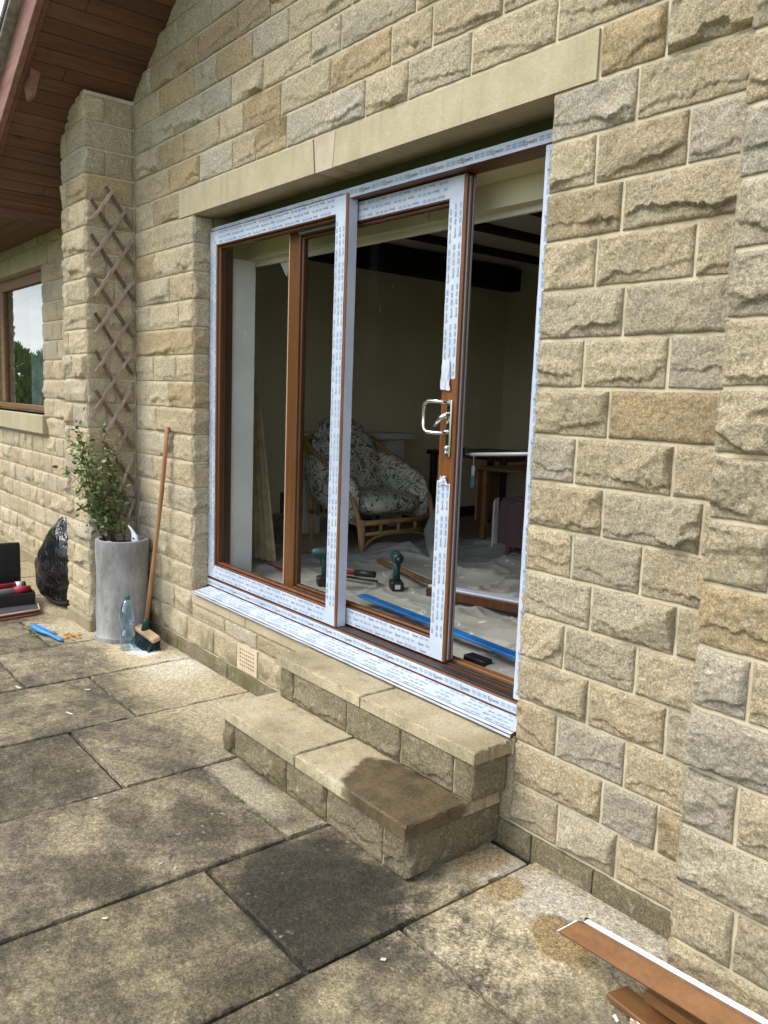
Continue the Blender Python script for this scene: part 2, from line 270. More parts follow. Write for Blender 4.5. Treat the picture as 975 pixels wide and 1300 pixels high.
MA = dict(keystone=simple('pinkish_keystone', (.44, .37, .27), .85, .2, nscale=8, namt=.12, bump=.2, bscale=150), stone=m_stone(), mortar=m_mortar(), smooth=m_smooth(), plinth=m_smooth('weathered_plinth_stone', .62), slab=m_slab(), step=m_step(),
    soffit=m_wood('stained_soffit_board', (.095, .043, .026), (.155, .076, .048), 14, 1, .5, .3, .09, knots=True),
    barge=m_wood('stained_barge_board', (.20, .095, .075), (.30, .16, .13), 26, 0, .6, .3, .08),
    oak=m_wood('golden_oak_foil', (.115, .044, .013), (.185, .074, .022), 30, 2, .35, .45, .05),
    brown=m_wood('dark_oak_foil', (.075, .026, .010), (.13, .048, .018), 30, 2, .35, .45, .05),
    oakx=m_wood('oak_foil_board', (.135, .062, .020), (.20, .094, .032), 30, 0, .45, .4, .05),
    grey_wood=m_wood('weathered_trellis_wood', (.24, .185, .145), (.42, .34, .275), 30, 2, .9, .1, .08), dark_slat=m_wood('dark_trellis_wood', (.10, .072, .052), (.19, .14, .105), 30, 2, .9, .1, .08),
    stick=m_wood('broom_stick_wood', (.19, .095, .04), (.33, .185, .085), 30, 2, .6, .3, .05),
    brush_wood=m_wood('bare_brush_wood', (.42, .29, .16), (.56, .42, .25), 30, 0, .7, .2, .08),
    beam=m_wood('dark_ceiling_beam', (.012, .008, .006), (.03, .018, .012), 10, 1, .7, .2, .1),
    table=m_wood('teak_veneer', (.11, .05, .018), (.19, .09, .034), 14, 1, .4, .4, .1),
    dark_wood=m_wood('dark_table_wood', (.02, .011, .007), (.04, .022, .012), 14, 0, .35, .4, .1),
    window_wood=m_wood('varnished_window_wood', (.19, .105, .045), (.27, .155, .07), 26, 0, .5, .3, .06),
    cane=m_wood('golden_cane', (.27, .15, .055), (.46, .29, .12), 30, 2, .45, .4, .12),
    film=m_film(), film_plain=simple('plain_white_film', (.50, .54, .64), .35, .5, nscale=5, namt=.05),
    ink=simple('film_ink', (.10, .125, .17), .5), ink_pale=simple('film_pale_ink', (.27, .35, .475), .5),
    glass=m_glass('clear_glass', (.93, .95, .94), .004), window=m_glass('window_double_glazing', (.6, .66, .66), .17), gasket=simple('grey_gasket', (.20, .18, .19), .5), black=simple('black_plastic', (.012, .012, .013), .45, .4, nscale=30),
    track=simple('dark_track', (.03, .026, .024), .5, .4, nscale=20), steel=simple('polished_steel', (.72, .71, .70), .16, .5, 1), white=simple('white_plastic', (.66, .67, .68), .4, .4),
    aluminium=simple('dull_aluminium', (.30, .30, .32), .5, .4, .3),
    cream_wall=m_plaster('cream_room_paint', (.62, .56, .39)), white_wall=m_plaster('white_plaster', (.82, .81, .77)), ceiling=m_plaster('ceiling_paint', (.68, .65, .56)), carpet=simple('beige_carpet', (.28, .23, .16), .95, .1, nscale=40),
    fireplace=simple('pale_stone_surround', (.55, .54, .52), .7, nscale=6, namt=.1),
    sheet=m_sheet(), floral=m_floral(), curtain=simple('beige_curtain', (.42, .33, .19), .9, .1, nscale=14), net=simple('grey_green_curtain', (.30, .36, .36), .9, .1, nscale=9, namt=.4),
    teal=simple('teal_tool_plastic', (.008, .045, .055), .45, .4), red=simple('red_tool_plastic', (.28, .018, .016), .5, .4, nscale=20), blue=simple('bright_blue_coat', (.012, .12, .36), .4, .4, nscale=9, namt=.2),
    blue_brush=simple('blue_brush_plastic', (.02, .20, .66), .35, .5), green_cap=simple('green_plastic', (.01, .13, .06), .4, .5), broom_green=simple('dark_green_plastic', (.006, .035, .03), .5, .4),
    bristle=simple('dark_bristle', (.008, .022, .028), .6, .3), bristle_w=simple('white_bristle', (.62, .64, .66), .7, .2), leaf_label=simple('bottle_label_green', (.10, .30, .08), .5), label=simple('bottle_label_pale', (.62, .70, .72), .4),
    bag=m_bag(), bottle=m_water(), orange=simple('orange_trim', (.45, .12, .045), .55), lid=simple('grey_felt_lid', (.055, .055, .06), .9, .1, nscale=60), pale_trim=simple('pale_rubber_trim', (.55, .36, .25), .6),
    tartan=m_tartan(), soil=simple('dry_compost', (.035, .025, .017), .95, .1, nscale=30, bump=.6, bscale=60), planter=m_planter(), airbrick=simple('cream_air_brick', (.52, .43, .30), .8, .2, nscale=12, namt=.12),
    leaf=m_leaf('rose_leaf', (.05, .10, .025), (.12, .18, .05)), leaf_y=m_leaf('yellowing_leaf', (.20, .24, .07), (.40, .40, .16)), stem=simple('plant_stem', (.07, .045, .025), .8),
    hedge=m_leaf('conifer_foliage', (.11, .19, .04), (.30, .40, .10)), sky_block_leaf=m_leaf('dark_conifer_foliage', (.025, .05, .014), (.06, .095, .028)), lawn=simple('garden_lawn', (.05, .085, .022), .9, .1, nscale=3, namt=.3), tile=simple('roof_tile', (.13, .12, .105), .9, .1, nscale=20, namt=.35, bump=.5),
    verge=simple('verge_mortar', (.30, .285, .25), .95, .1, nscale=25, namt=.3, bump=.6), chip=simple('pale_chip', (.46, .44, .38), .8), fringe=simple('cream_fringe', (.5, .46, .42), .9), grout=simple('dark_joint_sand', (.045, .04, .03), .95, .1, nscale=30, namt=.4),
    bright_bit=simple('white_mortar_bag', (.68, .74, .78), .5, .3, nscale=12, namt=.15), sack_print=simple('dark_print', (.03, .06, .09), .6), orange_leaf=simple('orange_leaf', (.55, .22, .03), .7), offcut=m_wood('split_offcut', (.22, .09, .03), (.5, .36, .24), 16, 0, .8, .2, .1))

# ---------------------------------------------------------------- object helpers
def base(name, loc=(0, 0, 0), label=None, cat=None, group=None, kind=None):
    o = bpy.data.objects.new(name, None); COL.objects.link(o); o.location = loc; o.empty_display_size = .1
    tag(o, label, cat, group, kind); return o
def tag(o, label=None, cat=None, group=None, kind=None):
    if label: o['label'] = label
    if cat: o['category'] = cat
    if group: o['group'] = group
    if kind: o['kind'] = kind
    return o
def absloc(o):
    v = Vector((0, 0, 0))
    while o is not None: v += o.location; o = o.parent
    return v
def link(name, me, mat=None, parent=None, col=None):
    o = bpy.data.objects.new(name, me); COL.objects.link(o)
    if mat is not None and not me.materials: me.materials.append(MA[mat] if isinstance(mat, str) else mat)
    if parent is not None:
        o.parent = parent; o.location = -absloc(parent)
    if col: o.color = (*col, 1)
    return o
def mesh(name, v, f, mat, parent=None, smooth=False, col=None, loose=False):
    me = bpy.data.meshes.new(name); me.from_pydata([tuple(map(float, p)) for p in v], [], [tuple(map(int, q)) for q in f])
    if smooth: me.polygons.foreach_set('use_smooth', [True]*len(me.polygons))
    me.update(); return link(name, me, mat, parent, col)
class MB:
    """collects shapes for one mesh"""
    def __init__(s): s.v = []; s.f = []; s.mi = []; s.cur = 0
    def add(s, v, f):
        b = len(s.v); s.v += [tuple(map(float, p)) for p in v]; s.f += [tuple(int(i)+b for i in q) for q in f]; s.mi += [s.cur]*len(f); return s
    def box(s, a, b, ch=0.0, xf=None):
        (x0, y0, z0), (x1, y1, z1) = a, b
        c = min(ch, (x1-x0)*.45, (y1-y0)*.45, (z1-z0)*.45)
        if c <= 0:
            v = [(x, y, z) for z in (z0, z1) for y in (y0, y1) for x in (x0, x1)]
            f = [(0, 2, 3, 1), (4, 5, 7, 6), (0, 1, 5, 4), (2, 6, 7, 3), (0, 4, 6, 2), (1, 3, 7, 5)]
        else:
            bm = bmesh.new(); bmesh.ops.create_cube(bm, size=1)
            for q in bm.verts: q.co = Vector((x0+(q.co.x+.5)*(x1-x0), y0+(q.co.y+.5)*(y1-y0), z0+(q.co.z+.5)*(z1-z0)))
            bmesh.ops.bevel(bm, geom=bm.edges[:], offset=c, segments=1, affect='EDGES', profile=.5)
            bm.verts.index_update(); v = [q.co[:] for q in bm.verts]; f = [[w.index for w in q.verts] for q in bm.faces]; bm.free()
        if xf is not None: v = [(xf @ Vector(p))[:] for p in v]
        return s.add(v, f)
    def tube(s, pts, r, n=8, cap=True):
        pts = [Vector(p) for p in pts]; rr = r if isinstance(r, (list, tuple)) else [r]*len(pts); v = []; f = []
        up = None
        for i, p in enumerate(pts):
            t = (pts[min(i+1, len(pts)-1)]-pts[max(i-1, 0)]).normalized()
            if up is None: up = t.orthogonal().normalized()
            up = (up-t*up.dot(t)); up = up.normalized() if up.length > 1e-6 else t.orthogonal().normalized()
            w = t.cross(up)
            for k in range(n):
                a = 2*math.pi*k/n; v.append((p+(up*math.cos(a)+w*math.sin(a))*rr[i])[:])
        for i in range(len(pts)-1):
            for k in range(n): f.append((i*n+k, i*n+(k+1) % n, (i+1)*n+(k+1) % n, (i+1)*n+k))
        if cap: f += [tuple(range(n))[::-1], tuple((len(pts)-1)*n+k for k in range(n))]
        return s.add(v, f)
    def lathe(s, prof, c, n=32, cap0=True, cap1=True):
        v = []; f = []
        for r, z in prof:
            for k in range(n): a = 2*math.pi*k/n; v.append((c[0]+r*math.cos(a), c[1]+r*math.sin(a), c[2]+z))
        for i in range(len(prof)-1):
            for k in range(n): f.append((i*n+k, i*n+(k+1) % n, (i+1)*n+(k+1) % n, (i+1)*n+k))
        if cap0: f.append(tuple(range(n))[::-1])
        if cap1: f.append(tuple((len(prof)-1)*n+k for k in range(n)))
        return s.add(v, f)
    def build(s, name, mat, parent=None, smooth=False, col=None):
        mats = mat if isinstance(mat, (list, tuple)) else [mat]
        me = bpy.data.meshes.new(name); me.from_pydata(s.v, [], s.f)
        for q in mats: me.materials.append(MA[q])
        if len(mats) > 1: me.polygons.foreach_set('material_index', s.mi)
        if smooth: me.polygons.foreach_set('use_smooth', [True]*len(me.polygons))
        me.update(); return link(name, me, None, parent, col)
def autosmooth(o, ang=40):
    me = o.data; bm = bmesh.new(); bm.from_mesh(me)
    for e in bm.edges: e.smooth = not (len(e.link_faces) == 2 and e.calc_face_angle(0) > math.radians(ang))
    for f in bm.faces: f.smooth = True
    bm.to_mesh(me); bm.free(); return o
def frame_at(o, ex, ey, ez): return Matrix([[ex[i], ey[i], ez[i], o[i]] for i in range(3)]+[[0, 0, 0, 1]])

# ---------------------------------------------------------------- rock faced stone
def vn(rng, n, m, u, v):
    g = rng.random((n+2, m+2)); x = u*n; y = v*m; i = np.clip(x.astype(int), 0, n); j = np.clip(y.astype(int), 0, m)
    a = x-i; b = y-j; a = a*a*(3-2*a); b = b*b*(3-2*b)
    return (g[i, j]*(1-a)*(1-b)+g[i+1, j]*a*(1-b)+g[i, j+1]*(1-a)*b+g[i+1, j+1]*a*b)*2-1
def ss(a, b, x): t = np.clip((x-a)/(b-a), 0, 1); return t*t*(3-2*t)
def rock(L, H, seed, res, amp=1.0):
    """height field of a pitched stone face: proud face of broken planes, a chipped lip low down, arris at zero"""
    rng = np.random.default_rng(seed)
    nu = max(5, int(round(L/res))); nv = max(5, int(round(H/res)))
    def line(T, n): 
        e = min(.005, T*.05); return np.concatenate(([0, e], np.linspace(e+.007 if T > .06 else e*2, T-(e+.007 if T > .06 else e*2), n-1), [T-e, T]))
    U, V = np.meshgrid(line(L, nu), line(H, nv), indexing='ij'); u = U/L; v = V/H
    h = np.full(U.shape, .031)
    for _ in range(rng.integers(5, 10)):
        pu, pv = rng.random(2); a, b = rng.normal(0, .13), rng.normal(-.06, .20)
        h = np.minimum(h, .018+rng.random()*.016+a*(U-pu*L)+b*(V-pv*H))
    h = np.clip(h, .008, .036)
    k = max(2, int(L/.035)); wob = vn(rng, max(2, k//2), 1, u, u*0)*.012+vn(rng, k*2, 1, u, u*0)*.006+vn(rng, k*5, 1, u, u*0)*.003
    lip = H*rng.choice([rng.uniform(.08, .20), rng.uniform(.14, .34)])+wob+(u-.5)*rng.normal(0, .035)
    if rng.random() < .9: h = h*(1-(1-ss(-.0015, .0025, V-lip))*rng.uniform(.5, .85))
    for _ in range(rng.integers(1, 5)):          # conchoidal flakes struck off the edges
        side = rng.integers(0, 4); cu = [rng.random()*L, rng.random()*L, 0, L][side]; cv = [0, 0, rng.random()*H, rng.random()*H*.7][side]
        ru, rv = rng.uniform(.02, .075), rng.uniform(.018, .05)
        d = np.sqrt(((U-cu)/ru)**2+((V-cv)/rv)**2)+.28*vn(rng, max(3, int(L/.02)), max(3, int(H/.02)), u, v)
        h = np.where(d < 1, np.minimum(h, .004+.012*np.clip(d, 0, 1)**1.5), h)
    h = h+vn(rng, max(3, int(L/.022)), max(3, int(H/.022)), u, v)*.0026+vn(rng, max(4, int(L/.010)), max(4, int(H/.010)), u, v)*.0017
    e0 = np.minimum(np.minimum(U, L-U), np.minimum(V, H-V)); e = e0*(1+.5*vn(rng, max(3, int(L/.03)), max(3, int(H/.03)), u, v))
    h = np.maximum(h, .002)*ss(-.002, .010, e)*np.minimum(1, e0/.004)*amp
    # slightly uneven arris
    U = U+vn(rng, 3, max(3, int(H/.03)), u, v)*.0016; V = V+vn(rng, max(3, int(L/.03)), 3, u, v)*.0016
    return U, V, h
def face(mb, o, eu, ev, en, L, H, seed, res, amp=1.0, back=.012):
    U, V, h = rock(L, H, seed, res, amp); n, m = U.shape
    o, eu, ev, en = map(np.array, (o, eu, ev, en))
    P = o+U[..., None]*eu+V[..., None]*ev+h[..., None]*en
    P = P.reshape(-1, 3); idx = np.arange(n*m).reshape(n, m)
    q = np.stack((idx[:-1, :-1], idx[1:, :-1], idx[1:, 1:], idx[:-1, 1:]), -1).reshape(-1, 4)
    ring = np.concatenate((idx[:, 0], idx[-1, 1:], idx[-2::-1, -1], idx[0, -2:0:-1]))
    B = P[ring]-en*back; k = len(ring); nb = n*m
    sk = [(ring[i], nb+i, nb+(i+1) % k, ring[(i+1) % k]) for i in range(k)]
    mb.add(list(P)+list(B), [tuple(x) for x in q]+sk)
SRAND = random.Random(11)
def stone_tint(hint=None):
    r = SRAND.random()
    if hint == 'o': c = (.55, .44, .28)
    elif hint == 'g': c = (.58, .54, .445)
    elif r < .13: c = (.59, .505, .355)
    elif r < .18: c = (.54, .45, .31)
    elif r < .38: c = (.595, .54, .42)
    else: c = (.62, .545, .395)
    k = SRAND.uniform(.9, 1.07); return tuple(x*k*.95 for x in c)
NS = [100]
def stone(parent, faces, res, hint=None, mat='stone', amp=1.0):
    """faces: list of (origin, eu, ev, en, L, H)"""
    mb = MB()
    for (o, eu, ev, en, L, H) in faces:
        NS[0] += 1; face(mb, o, eu, ev, en, L, H, NS[0], res, amp)
    o = mb.build('stone', mat, parent, smooth=True, col=stone_tint(hint)); return o
J = .0115                                   # mortar joint
X, Y, Z = (1, 0, 0), (0, 1, 0), (0, 0, 1); NX, NY = (-1, 0, 0), (0, -1, 0)
C, ZL = .155, 2.569
def zrow(k): return ZL-(k+1)*C, ZL-k*C      # bottom, top of course k
def wall_row(parent, y, z0, z1, xs, res, hints={}, amp=1.1, corner=None, cdepth=.1):
    for i in range(len(xs)-1):
        a, b = xs[i]+(J/2 if i > 0 else 0), xs[i+1]-(J/2 if i < len(xs)-2 else 0)
        if b-a < .02: continue
        fs = [((a, y, z0+J/2), X, Z, NY, b-a, z1-z0-J)]
        if corner == 'r' and i == len(xs)-2: fs.append(((b, y, z0+J/2), Y, Z, X, cdepth, z1-z0-J))
        if corner == 'l' and i == 0: fs.append(((a, y+cdepth, z0+J/2), NY, Z, NX, cdepth, z1-z0-J))
        stone(parent, fs, res(0.5*(a+b)) if callable(res) else res, hints.get(i), amp=amp)
def split(a, b, lo=.16, hi=.42, rnd=SRAND):
    xs = [a]
    while b-xs[-1] > hi*1.15: xs.append(xs[-1]+rnd.uniform(lo, hi))
    if b-xs[-1] < .09 and len(xs) > 1: xs.pop()
    return xs+[b]

def rough_slab(nm, a, b, mat, par, col=None, n=.03, jag=.004, seed=0, tilt=(0, 0)):
    """slab with a chipped, slightly worn top edge"""
    r = np.random.default_rng(seed); (x0, y0, z0), (x1, y1, z1) = a, b
    nu, nv = max(3, int((x1-x0)/n)), max(3, int((y1-y0)/n)); us = np.concatenate(([0], np.linspace(.008/(x1-x0), 1-.008/(x1-x0), nu), [1])); vs = np.concatenate(([0], np.linspace(.008/(y1-y0), 1-.008/(y1-y0), nv), [1]))
    U, V = np.meshgrid(us, vs, indexing='ij'); P = np.stack((x0+U*(x1-x0), y0+V*(y1-y0), np.full(U.shape, z1)), -1)
    ed = (U == 0) | (U == 1) | (V == 0) | (V == 1); q = np.abs(r.normal(0, 1, U.shape))*jag*(r.random(U.shape) < .8)+.001
    P[..., 0] += np.where(U == 0, q, 0)-np.where(U == 1, q, 0); P[..., 1] += np.where(V == 0, q, 0)-np.where(V == 1, q, 0)
    P[..., 2] += np.where(ed, -.003-q*.8, 0)+tilt[0]*(U-.5)+tilt[1]*(V-.5)+np.where(ed, 0, r.normal(0, .0004, U.shape))
    N, M_ = U.shape; idx = np.arange(N*M_).reshape(N, M_); f = np.stack((idx[:-1, :-1], idx[1:, :-1], idx[1:, 1:], idx[:-1, 1:]), -1).reshape(-1, 4).tolist()
    ring = np.concatenate((idx[:, 0], idx[-1, 1:], idx[-2::-1, -1], idx[0, -2:0:-1])); P = P.reshape(-1, 3); B = P[ring].copy(); B[:, 2] = z0
    B[:, 0] = np.where(P[ring, 0] < x0+.03, np.minimum(B[:, 0], x0+.002), np.where(P[ring, 0] > x1-.03, np.maximum(B[:, 0], x1-.002), B[:, 0])); B[:, 1] = np.where(P[ring, 1] < y0+.03, np.minimum(B[:, 1], y0+.002), np.where(P[ring, 1] > y1-.03, np.maximum(B[:, 1], y1-.002), B[:, 1]))
    k = len(ring); nb_ = N*M_; f += [(ring[i], nb_+i, nb_+(i+1) % k, ring[(i+1) % k]) for i in range(k)]+[tuple(nb_+i for i in range(k))]
    return autosmooth(mesh(nm, list(P)+list(B), f, mat, par, col=col), 30)

# ================================================================ SETTING
# ground beyond the terrace
lawn = mesh('lawn', [(-300, -300, -.12), (300, -300, -.12), (300, 300, -.12), (-300, 300, -.12)], [(0, 1, 2, 3)], 'lawn'); tag(lawn, 'green garden lawn around the terrace', kind='structure')
patio = base('patio', (-1, -1, 0), 'weathered concrete slab patio in front of the house', kind='structure')
mb = MB(); mb.box((-9.6, -4.2, -.10), (3.4, .25, -.021)); mb.build('bedding', 'grout', patio)
colx = [-9.24, -8.57, -7.89, -7.22, -6.55, -5.88, -5.21, -4.54, -3.87, -3.21, -2.555, -1.868, -1.198, -.50, .122, .79, 1.45, 2.11, 2.77]
yj = {}
for i, x in enumerate(colx[:-1]): yj[i] = -.955 if (i % 2 == 1) else -.625
random.seed(3)
tone = {(-2.555, 0): 1.0, (-.50, 0): .62, (-1.198, 1): .95, (-1.868, 1): .8}
for i, x in enumerate(colx[:-1]):
    ys = [.0 if -9 < x < 3 else 0, yj[i]]
    while ys[-1] > -3.4: ys.append(ys[-1]-.985)
    if i == 13: ys[0] = -.03
    for k in range(len(ys)-1):
        x0, x1 = x+.005, colx[i+1]-.005; y1, y0 = ys[k]-(.005 if k else .004), ys[k+1]+.005
        if -3.87 < x < -3.3 and k == 0: pass
        dz = random.uniform(-.003, .003); tl = [random.uniform(-.003, .003) for _ in range(4)]
        t = tone.get((x, k), random.uniform(.78, 1.12)); rough_slab('paving_slab', (x0, y0, -.05), (x1, y1, dz), 'slab', patio, (t, t*random.uniform(.97, 1.0), t*random.uniform(.92, 1)), .03 if x > -4 and y0 > -2 else .15, .0035, i*10+k, (tl[0], tl[1]))
# ---------------------------------------------------------------- gable wall
OL, OR = -2.566, 0.0                       # structural opening
PL, PR, PD = -3.392, .825, .318            # pier faces and projection
gw = base('gable_wall', (-1.3, .1, 0), 'coursed rock-faced sandstone gable wall around the patio door', 'wall')
mb = MB(); yb, yi = .0035, .345
mb.box((PL-.3, yb, -.1), (OL-.003, yi, 2.72)); mb.box((OR+.003, yb, -.1), (2.6, yi, 2.72)); mb.box((OL-.003, yb, -.1), (OR+.003, .20, .3425))
mb.add([(PL-.35, yb, 2.72), (2.6, yb, 2.72), (2.6, yb, 5.4), (.4, yb, 5.4), (PL-.35, yb, 3.30), (PL-.35, yi, 2.72), (2.6, yi, 2.72), (2.6, yi, 5.4), (.4, yi, 5.4), (PL-.35, yi, 3.30)],
       [(0, 1, 2, 3, 4), (9, 8, 7, 6, 5), (0, 5, 6, 1)])
mb.build('mortar_core', 'mortar', gw)
RIGHT = {-1: [0.395], 0: [0.312], 1: [0.178, 0.489], 2: [0.287], 3: [0.205, 0.54], 4: [0.319], 5: [0.184, 0.483], 6: [0.292], 7: [0.176, 0.528], 8: [0.296, 0.632], 9: [0.189, 0.449], 10: [0.278, 0.581], 11: [0.183, 0.457], 12: [0.292, 0.575], 13: [0.177, 0.446], 14: [0.373, 0.575], 15: [0.207, 0.443], 16: [0.104, 0.367]}
TOP = {-1: [-3.104], -2: [-2.869, -2.488, -2.117, -1.882, -1.604, -1.003, -0.733, -0.391, -0.008, .46], -3: [-3.009, -2.682, -2.26, -2.004, -1.657, -1.252, -0.844, -0.604, -.25, .12, .48], -4: [-3.133, -2.45, -2.137, -1.821, -1.408, -1.185, -0.704, -.42, 0, .3], -5: [-3.012, -2.556, -2.293, -1.926, -1.596, -1.118, -.8, -.4, -.05, .35], -6: [-3.13, -2.767, -2.506, -2.074, -1.762, -1.263, -.85, -.5, -.1, .3], -7: [-2.771, -2.363, -1.852, -1.5, -1.1, -.8, -.35, .1], -8: [-2.5, -2.15, -1.8, -1.4, -1.0, -.6, -.3, .2]}
LEFT = {0: [-2.927], 1: [-3.078, -2.754], 2: [-2.877], 3: [-3.165, -2.753], 4: [], 5: [-3.108, -2.785], 6: [-2.883], 7: [-3.074], 8: [-2.998, -2.822], 9: [-3.118], 10: [-2.872], 11: [-3.048], 12: [-2.907], 13: [-3.001], 14: [-2.804], 15: [-3.002]}
HR = {-1: {0: 'o'}, 0: {0: 'g'}, 5: {2: 'g'}, 6: {1: 'o'}, 1: {2: 'g'}, 7: {0: 'g'}, 13: {1: 'g'}, 14: {1: 'g'}}
HL = {1: {0: 'o'}, 4: {0: 'o'}, 6: {1: 'o'}}
HT = {-2: {1: 'o', 2: 'g', 4: 'o', 5: 'g'}, -3: {1: 'o', 4: 'o', 6: 'o'}, -4: {2: 'g'}, -5: {1: 'o', 3: 'o'}, -6: {3: 'o', 2: 'o'}, -1: {}}
def near_res(x): return .006 if x > -.6 else (.0085 if x > -2 else .011)
for k in range(0, 16):
    z0, z1 = zrow(k); wall_row(gw, 0, z0, z1, [OR]+RIGHT[k]+[PR+.12], .0055, HR.get(k, {}), corner='l' if k < 14 else None, cdepth=.095)
    if k <= 13: wall_row(gw, 0, z0, z1, [PL+.012]+LEFT[k]+[OL], .010, HL.get(k, {}), corner='r', cdepth=.125)
for k in (-1,): 
    z0, z1 = zrow(k); wall_row(gw, 0, z0, z1, [PL+.012]+TOP[k]+[-2.745], .014); wall_row(gw, 0, z0, z1, [.162+J]+RIGHT[k]+[PR+.12], .006, HR[k])
def soff(x): return 3.37+.565*(x+3.41)
for k in range(-2, -9, -1):
    z0, z1 = zrow(k); xs = [x for x in [PL+.012]+TOP[k]+[PR+.12] if soff(x) > z0-.33]
    wall_row(gw, 0, z0, z1, xs, near_res, HT.get(k, {}))
# below the sill
z16 = zrow(15)[0]
wall_row(gw, 0, zrow(14)[0], zrow(14)[1], [PL+.012]+LEFT[14]+[OL], .014); wall_row(gw, 0, zrow(15)[0], zrow(15)[1], [PL+.012]+LEFT[15]+[-2.62, -2.28, -2.005], .014)
wall_row(gw, 0, zrow(14)[0], .338, [OL+J, -2.15, -1.8, -1.26], .012); wall_row(gw, 0, zrow(15)[0], zrow(15)[1], [-1.785, -1.34], .012)
wall_row(gw, 0, zrow(15)[0], .338, [-1.3, -.8, -.4, 0], .03)
for a, b in zip([PL+.012, -2.75, -2.1, -1.45, -.9, -.3, .104, .367, .8], [-2.75, -2.1, -1.45, -.9, -.3, .104, .367, .8, .95]):
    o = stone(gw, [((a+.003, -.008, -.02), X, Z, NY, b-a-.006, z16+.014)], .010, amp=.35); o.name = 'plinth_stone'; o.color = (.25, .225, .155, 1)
for a, b in ((-2.554, -1.917), (-1.911, -1.28), (-1.274, -.64), (-.634, -.002)):
    mb = MB(); mb.box((a, -.010, .343), (b, .20, .415), .004); mb.build('sill_stone', 'smooth', gw)
for (xa, xb, xc, xd, nm, yy) in ((-2.745, -1.358, -1.376, -2.745, 'lintel_block', -.006), (-1.215, .162, .162, -1.199, 'lintel_block', -.006), (-1.350, -1.222, -1.206, -1.368, 'keystone', -.004)):
    v = [(xa, yy, ZL), (xb, yy, ZL), (xc, yy, ZL+.146), (xd, yy, ZL+.146)]; v += [(x, .16, z) for x, y, z in v]
    mesh(nm, v, [(0, 1, 2, 3), (7, 6, 5, 4), (0, 4, 5, 1), (1, 5, 6, 2), (2, 6, 7, 3), (3, 7, 4, 0)], 'keystone' if nm == 'keystone' else 'smooth', gw)
# air brick with real holes
def air_brick(parent, x0, x1, z0, z1, nx, nz, y=-.008):
    mb = MB(); v = []; f = []; mx_, mz_ = (x1-x0)*.12, (z1-z0)*.12
    xe = [x0, x0+mx_]; ze = [z0, z0+mz_]
    px = (x1-x0-2*mx_)/nx; pz = (z1-z0-2*mz_)/nz
    for i in range(nx): xe += [x0+mx_+px*(i+.22), x0+mx_+px*(i+.78)]
    for i in range(nz): ze += [z0+mz_+pz*(i+.25), z0+mz_+pz*(i+.75)]
    xe.append(x1); ze.append(z1)
    xe = sorted(set(xe)); ze = sorted(set(ze)); hx = [(x0+mx_+px*(i+.22)) for i in range(nx)]; hz = [(z0+mz_+pz*(i+.25)) for i in range(nz)]
    for i in range(len(xe)-1):
        for j in range(len(ze)-1):
            hole = any(abs(xe[i]-q) < 1e-6 for q in hx) and any(abs(ze[j]-q) < 1e-6 for q in hz)
            a, b, c, d = xe[i], xe[i+1], ze[j], ze[j+1]
            if not hole: mb.add([(a, y, c), (b, y, c), (b, y, d), (a, y, d)], [(0, 1, 2, 3)])
            else:
                q = [(a, c), (b, c), (b, d), (a, d)]; yb_ = y+.025
                mb.add([(u, y, w) for u, w in q]+[(u, yb_, w) for u, w in q], [(0, 4, 5, 1), (1, 5, 6, 2), (2, 6, 7, 3), (3, 7, 4, 0)])
    mb.add([(x0, y, z0), (x1, y, z0), (x1, y, z1), (x0, y, z1), (x0, .02, z0), (x1, .02, z0), (x1, .02, z1), (x0, .02, z1)], [(0, 4, 5, 1), (1, 5, 6, 2), (2, 6, 7, 3), (3, 7, 4, 0)])
    mb.add([(x0, y+.026, z0), (x1, y+.026, z0), (x1, y+.026, z1), (x0, y+.026, z1)], [(0, 1, 2, 3)])
    mb.mi[-1] = 1; return mb.build('air_brick', ['airbrick', 'black'], parent)
air_brick(gw, -2.0, -1.79, .098, .240, 7, 5)

# ---------------------------------------------------------------- piers
def pier(x0, x1, label, res, right_face, hid):
    p = base('stone_pier', ((x0+x1)/2, -PD/2, 0), label, 'pier')
    yf = -PD
    mb = MB(); mb.box((x0+.004, yf+.0035, -.1), (x1-.0035 if right_face else x1, -.0005, 4.2 if not right_face else 3.36)); mb.build('mortar_core', 'mortar', p)
    for k in range(15, -7 if right_face else -11, -1):
        z0, z1 = zrow(k)
        if right_face and z0 > 3.3: continue
        w = x1-x0; e = k % 2
        fr = [x0, x1] if (k % 3 == 0) else ([x0, x0+w*(.36 if e else .22), x1])
        sd_ = [yf, -.012] if (k % 4 == 0 or (k % 2 == 0 and k < 0)) else [yf, yf+PD*(.42 if e else .6), -.012]
        if not right_face: fr = [x0, x0+.30+.05*math.sin(k*2.1), x0+.72, x1] if e else [x0, x0+.145+.015*math.sin(k), x0+.62, x1]
        for i in range(len(fr)-1):
            a, b = fr[i]+(J/2 if i else 0), fr[i+1]-(J/2 if i < len(fr)-2 else 0)
            fs = [((a, yf, z0+J/2), X, Z, NY, b-a, C-J)]
            if right_face and i == len(fr)-2: fs.append(((x1, yf, z0+J/2), Y, Z, X, sd_[1]-yf-(J/2 if len(sd_) > 2 else 0), C-J))
            if not right_face and i == 0: fs.append(((a, -.01, z0+J/2), NY, Z, NX, PD-.01, C-J))
            stone(p, fs, res, hid.get((k, i)), amp=1.12)
        if right_face and len(sd_) > 2:
            stone(p, [((x1, sd_[1]+J/2, z0+J/2), Y, Z, X, sd_[2]-sd_[1]-J/2, C-J)], res, hid.get((k, 's')))
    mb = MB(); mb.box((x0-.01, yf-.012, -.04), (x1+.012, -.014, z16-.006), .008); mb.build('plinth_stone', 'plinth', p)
    return p
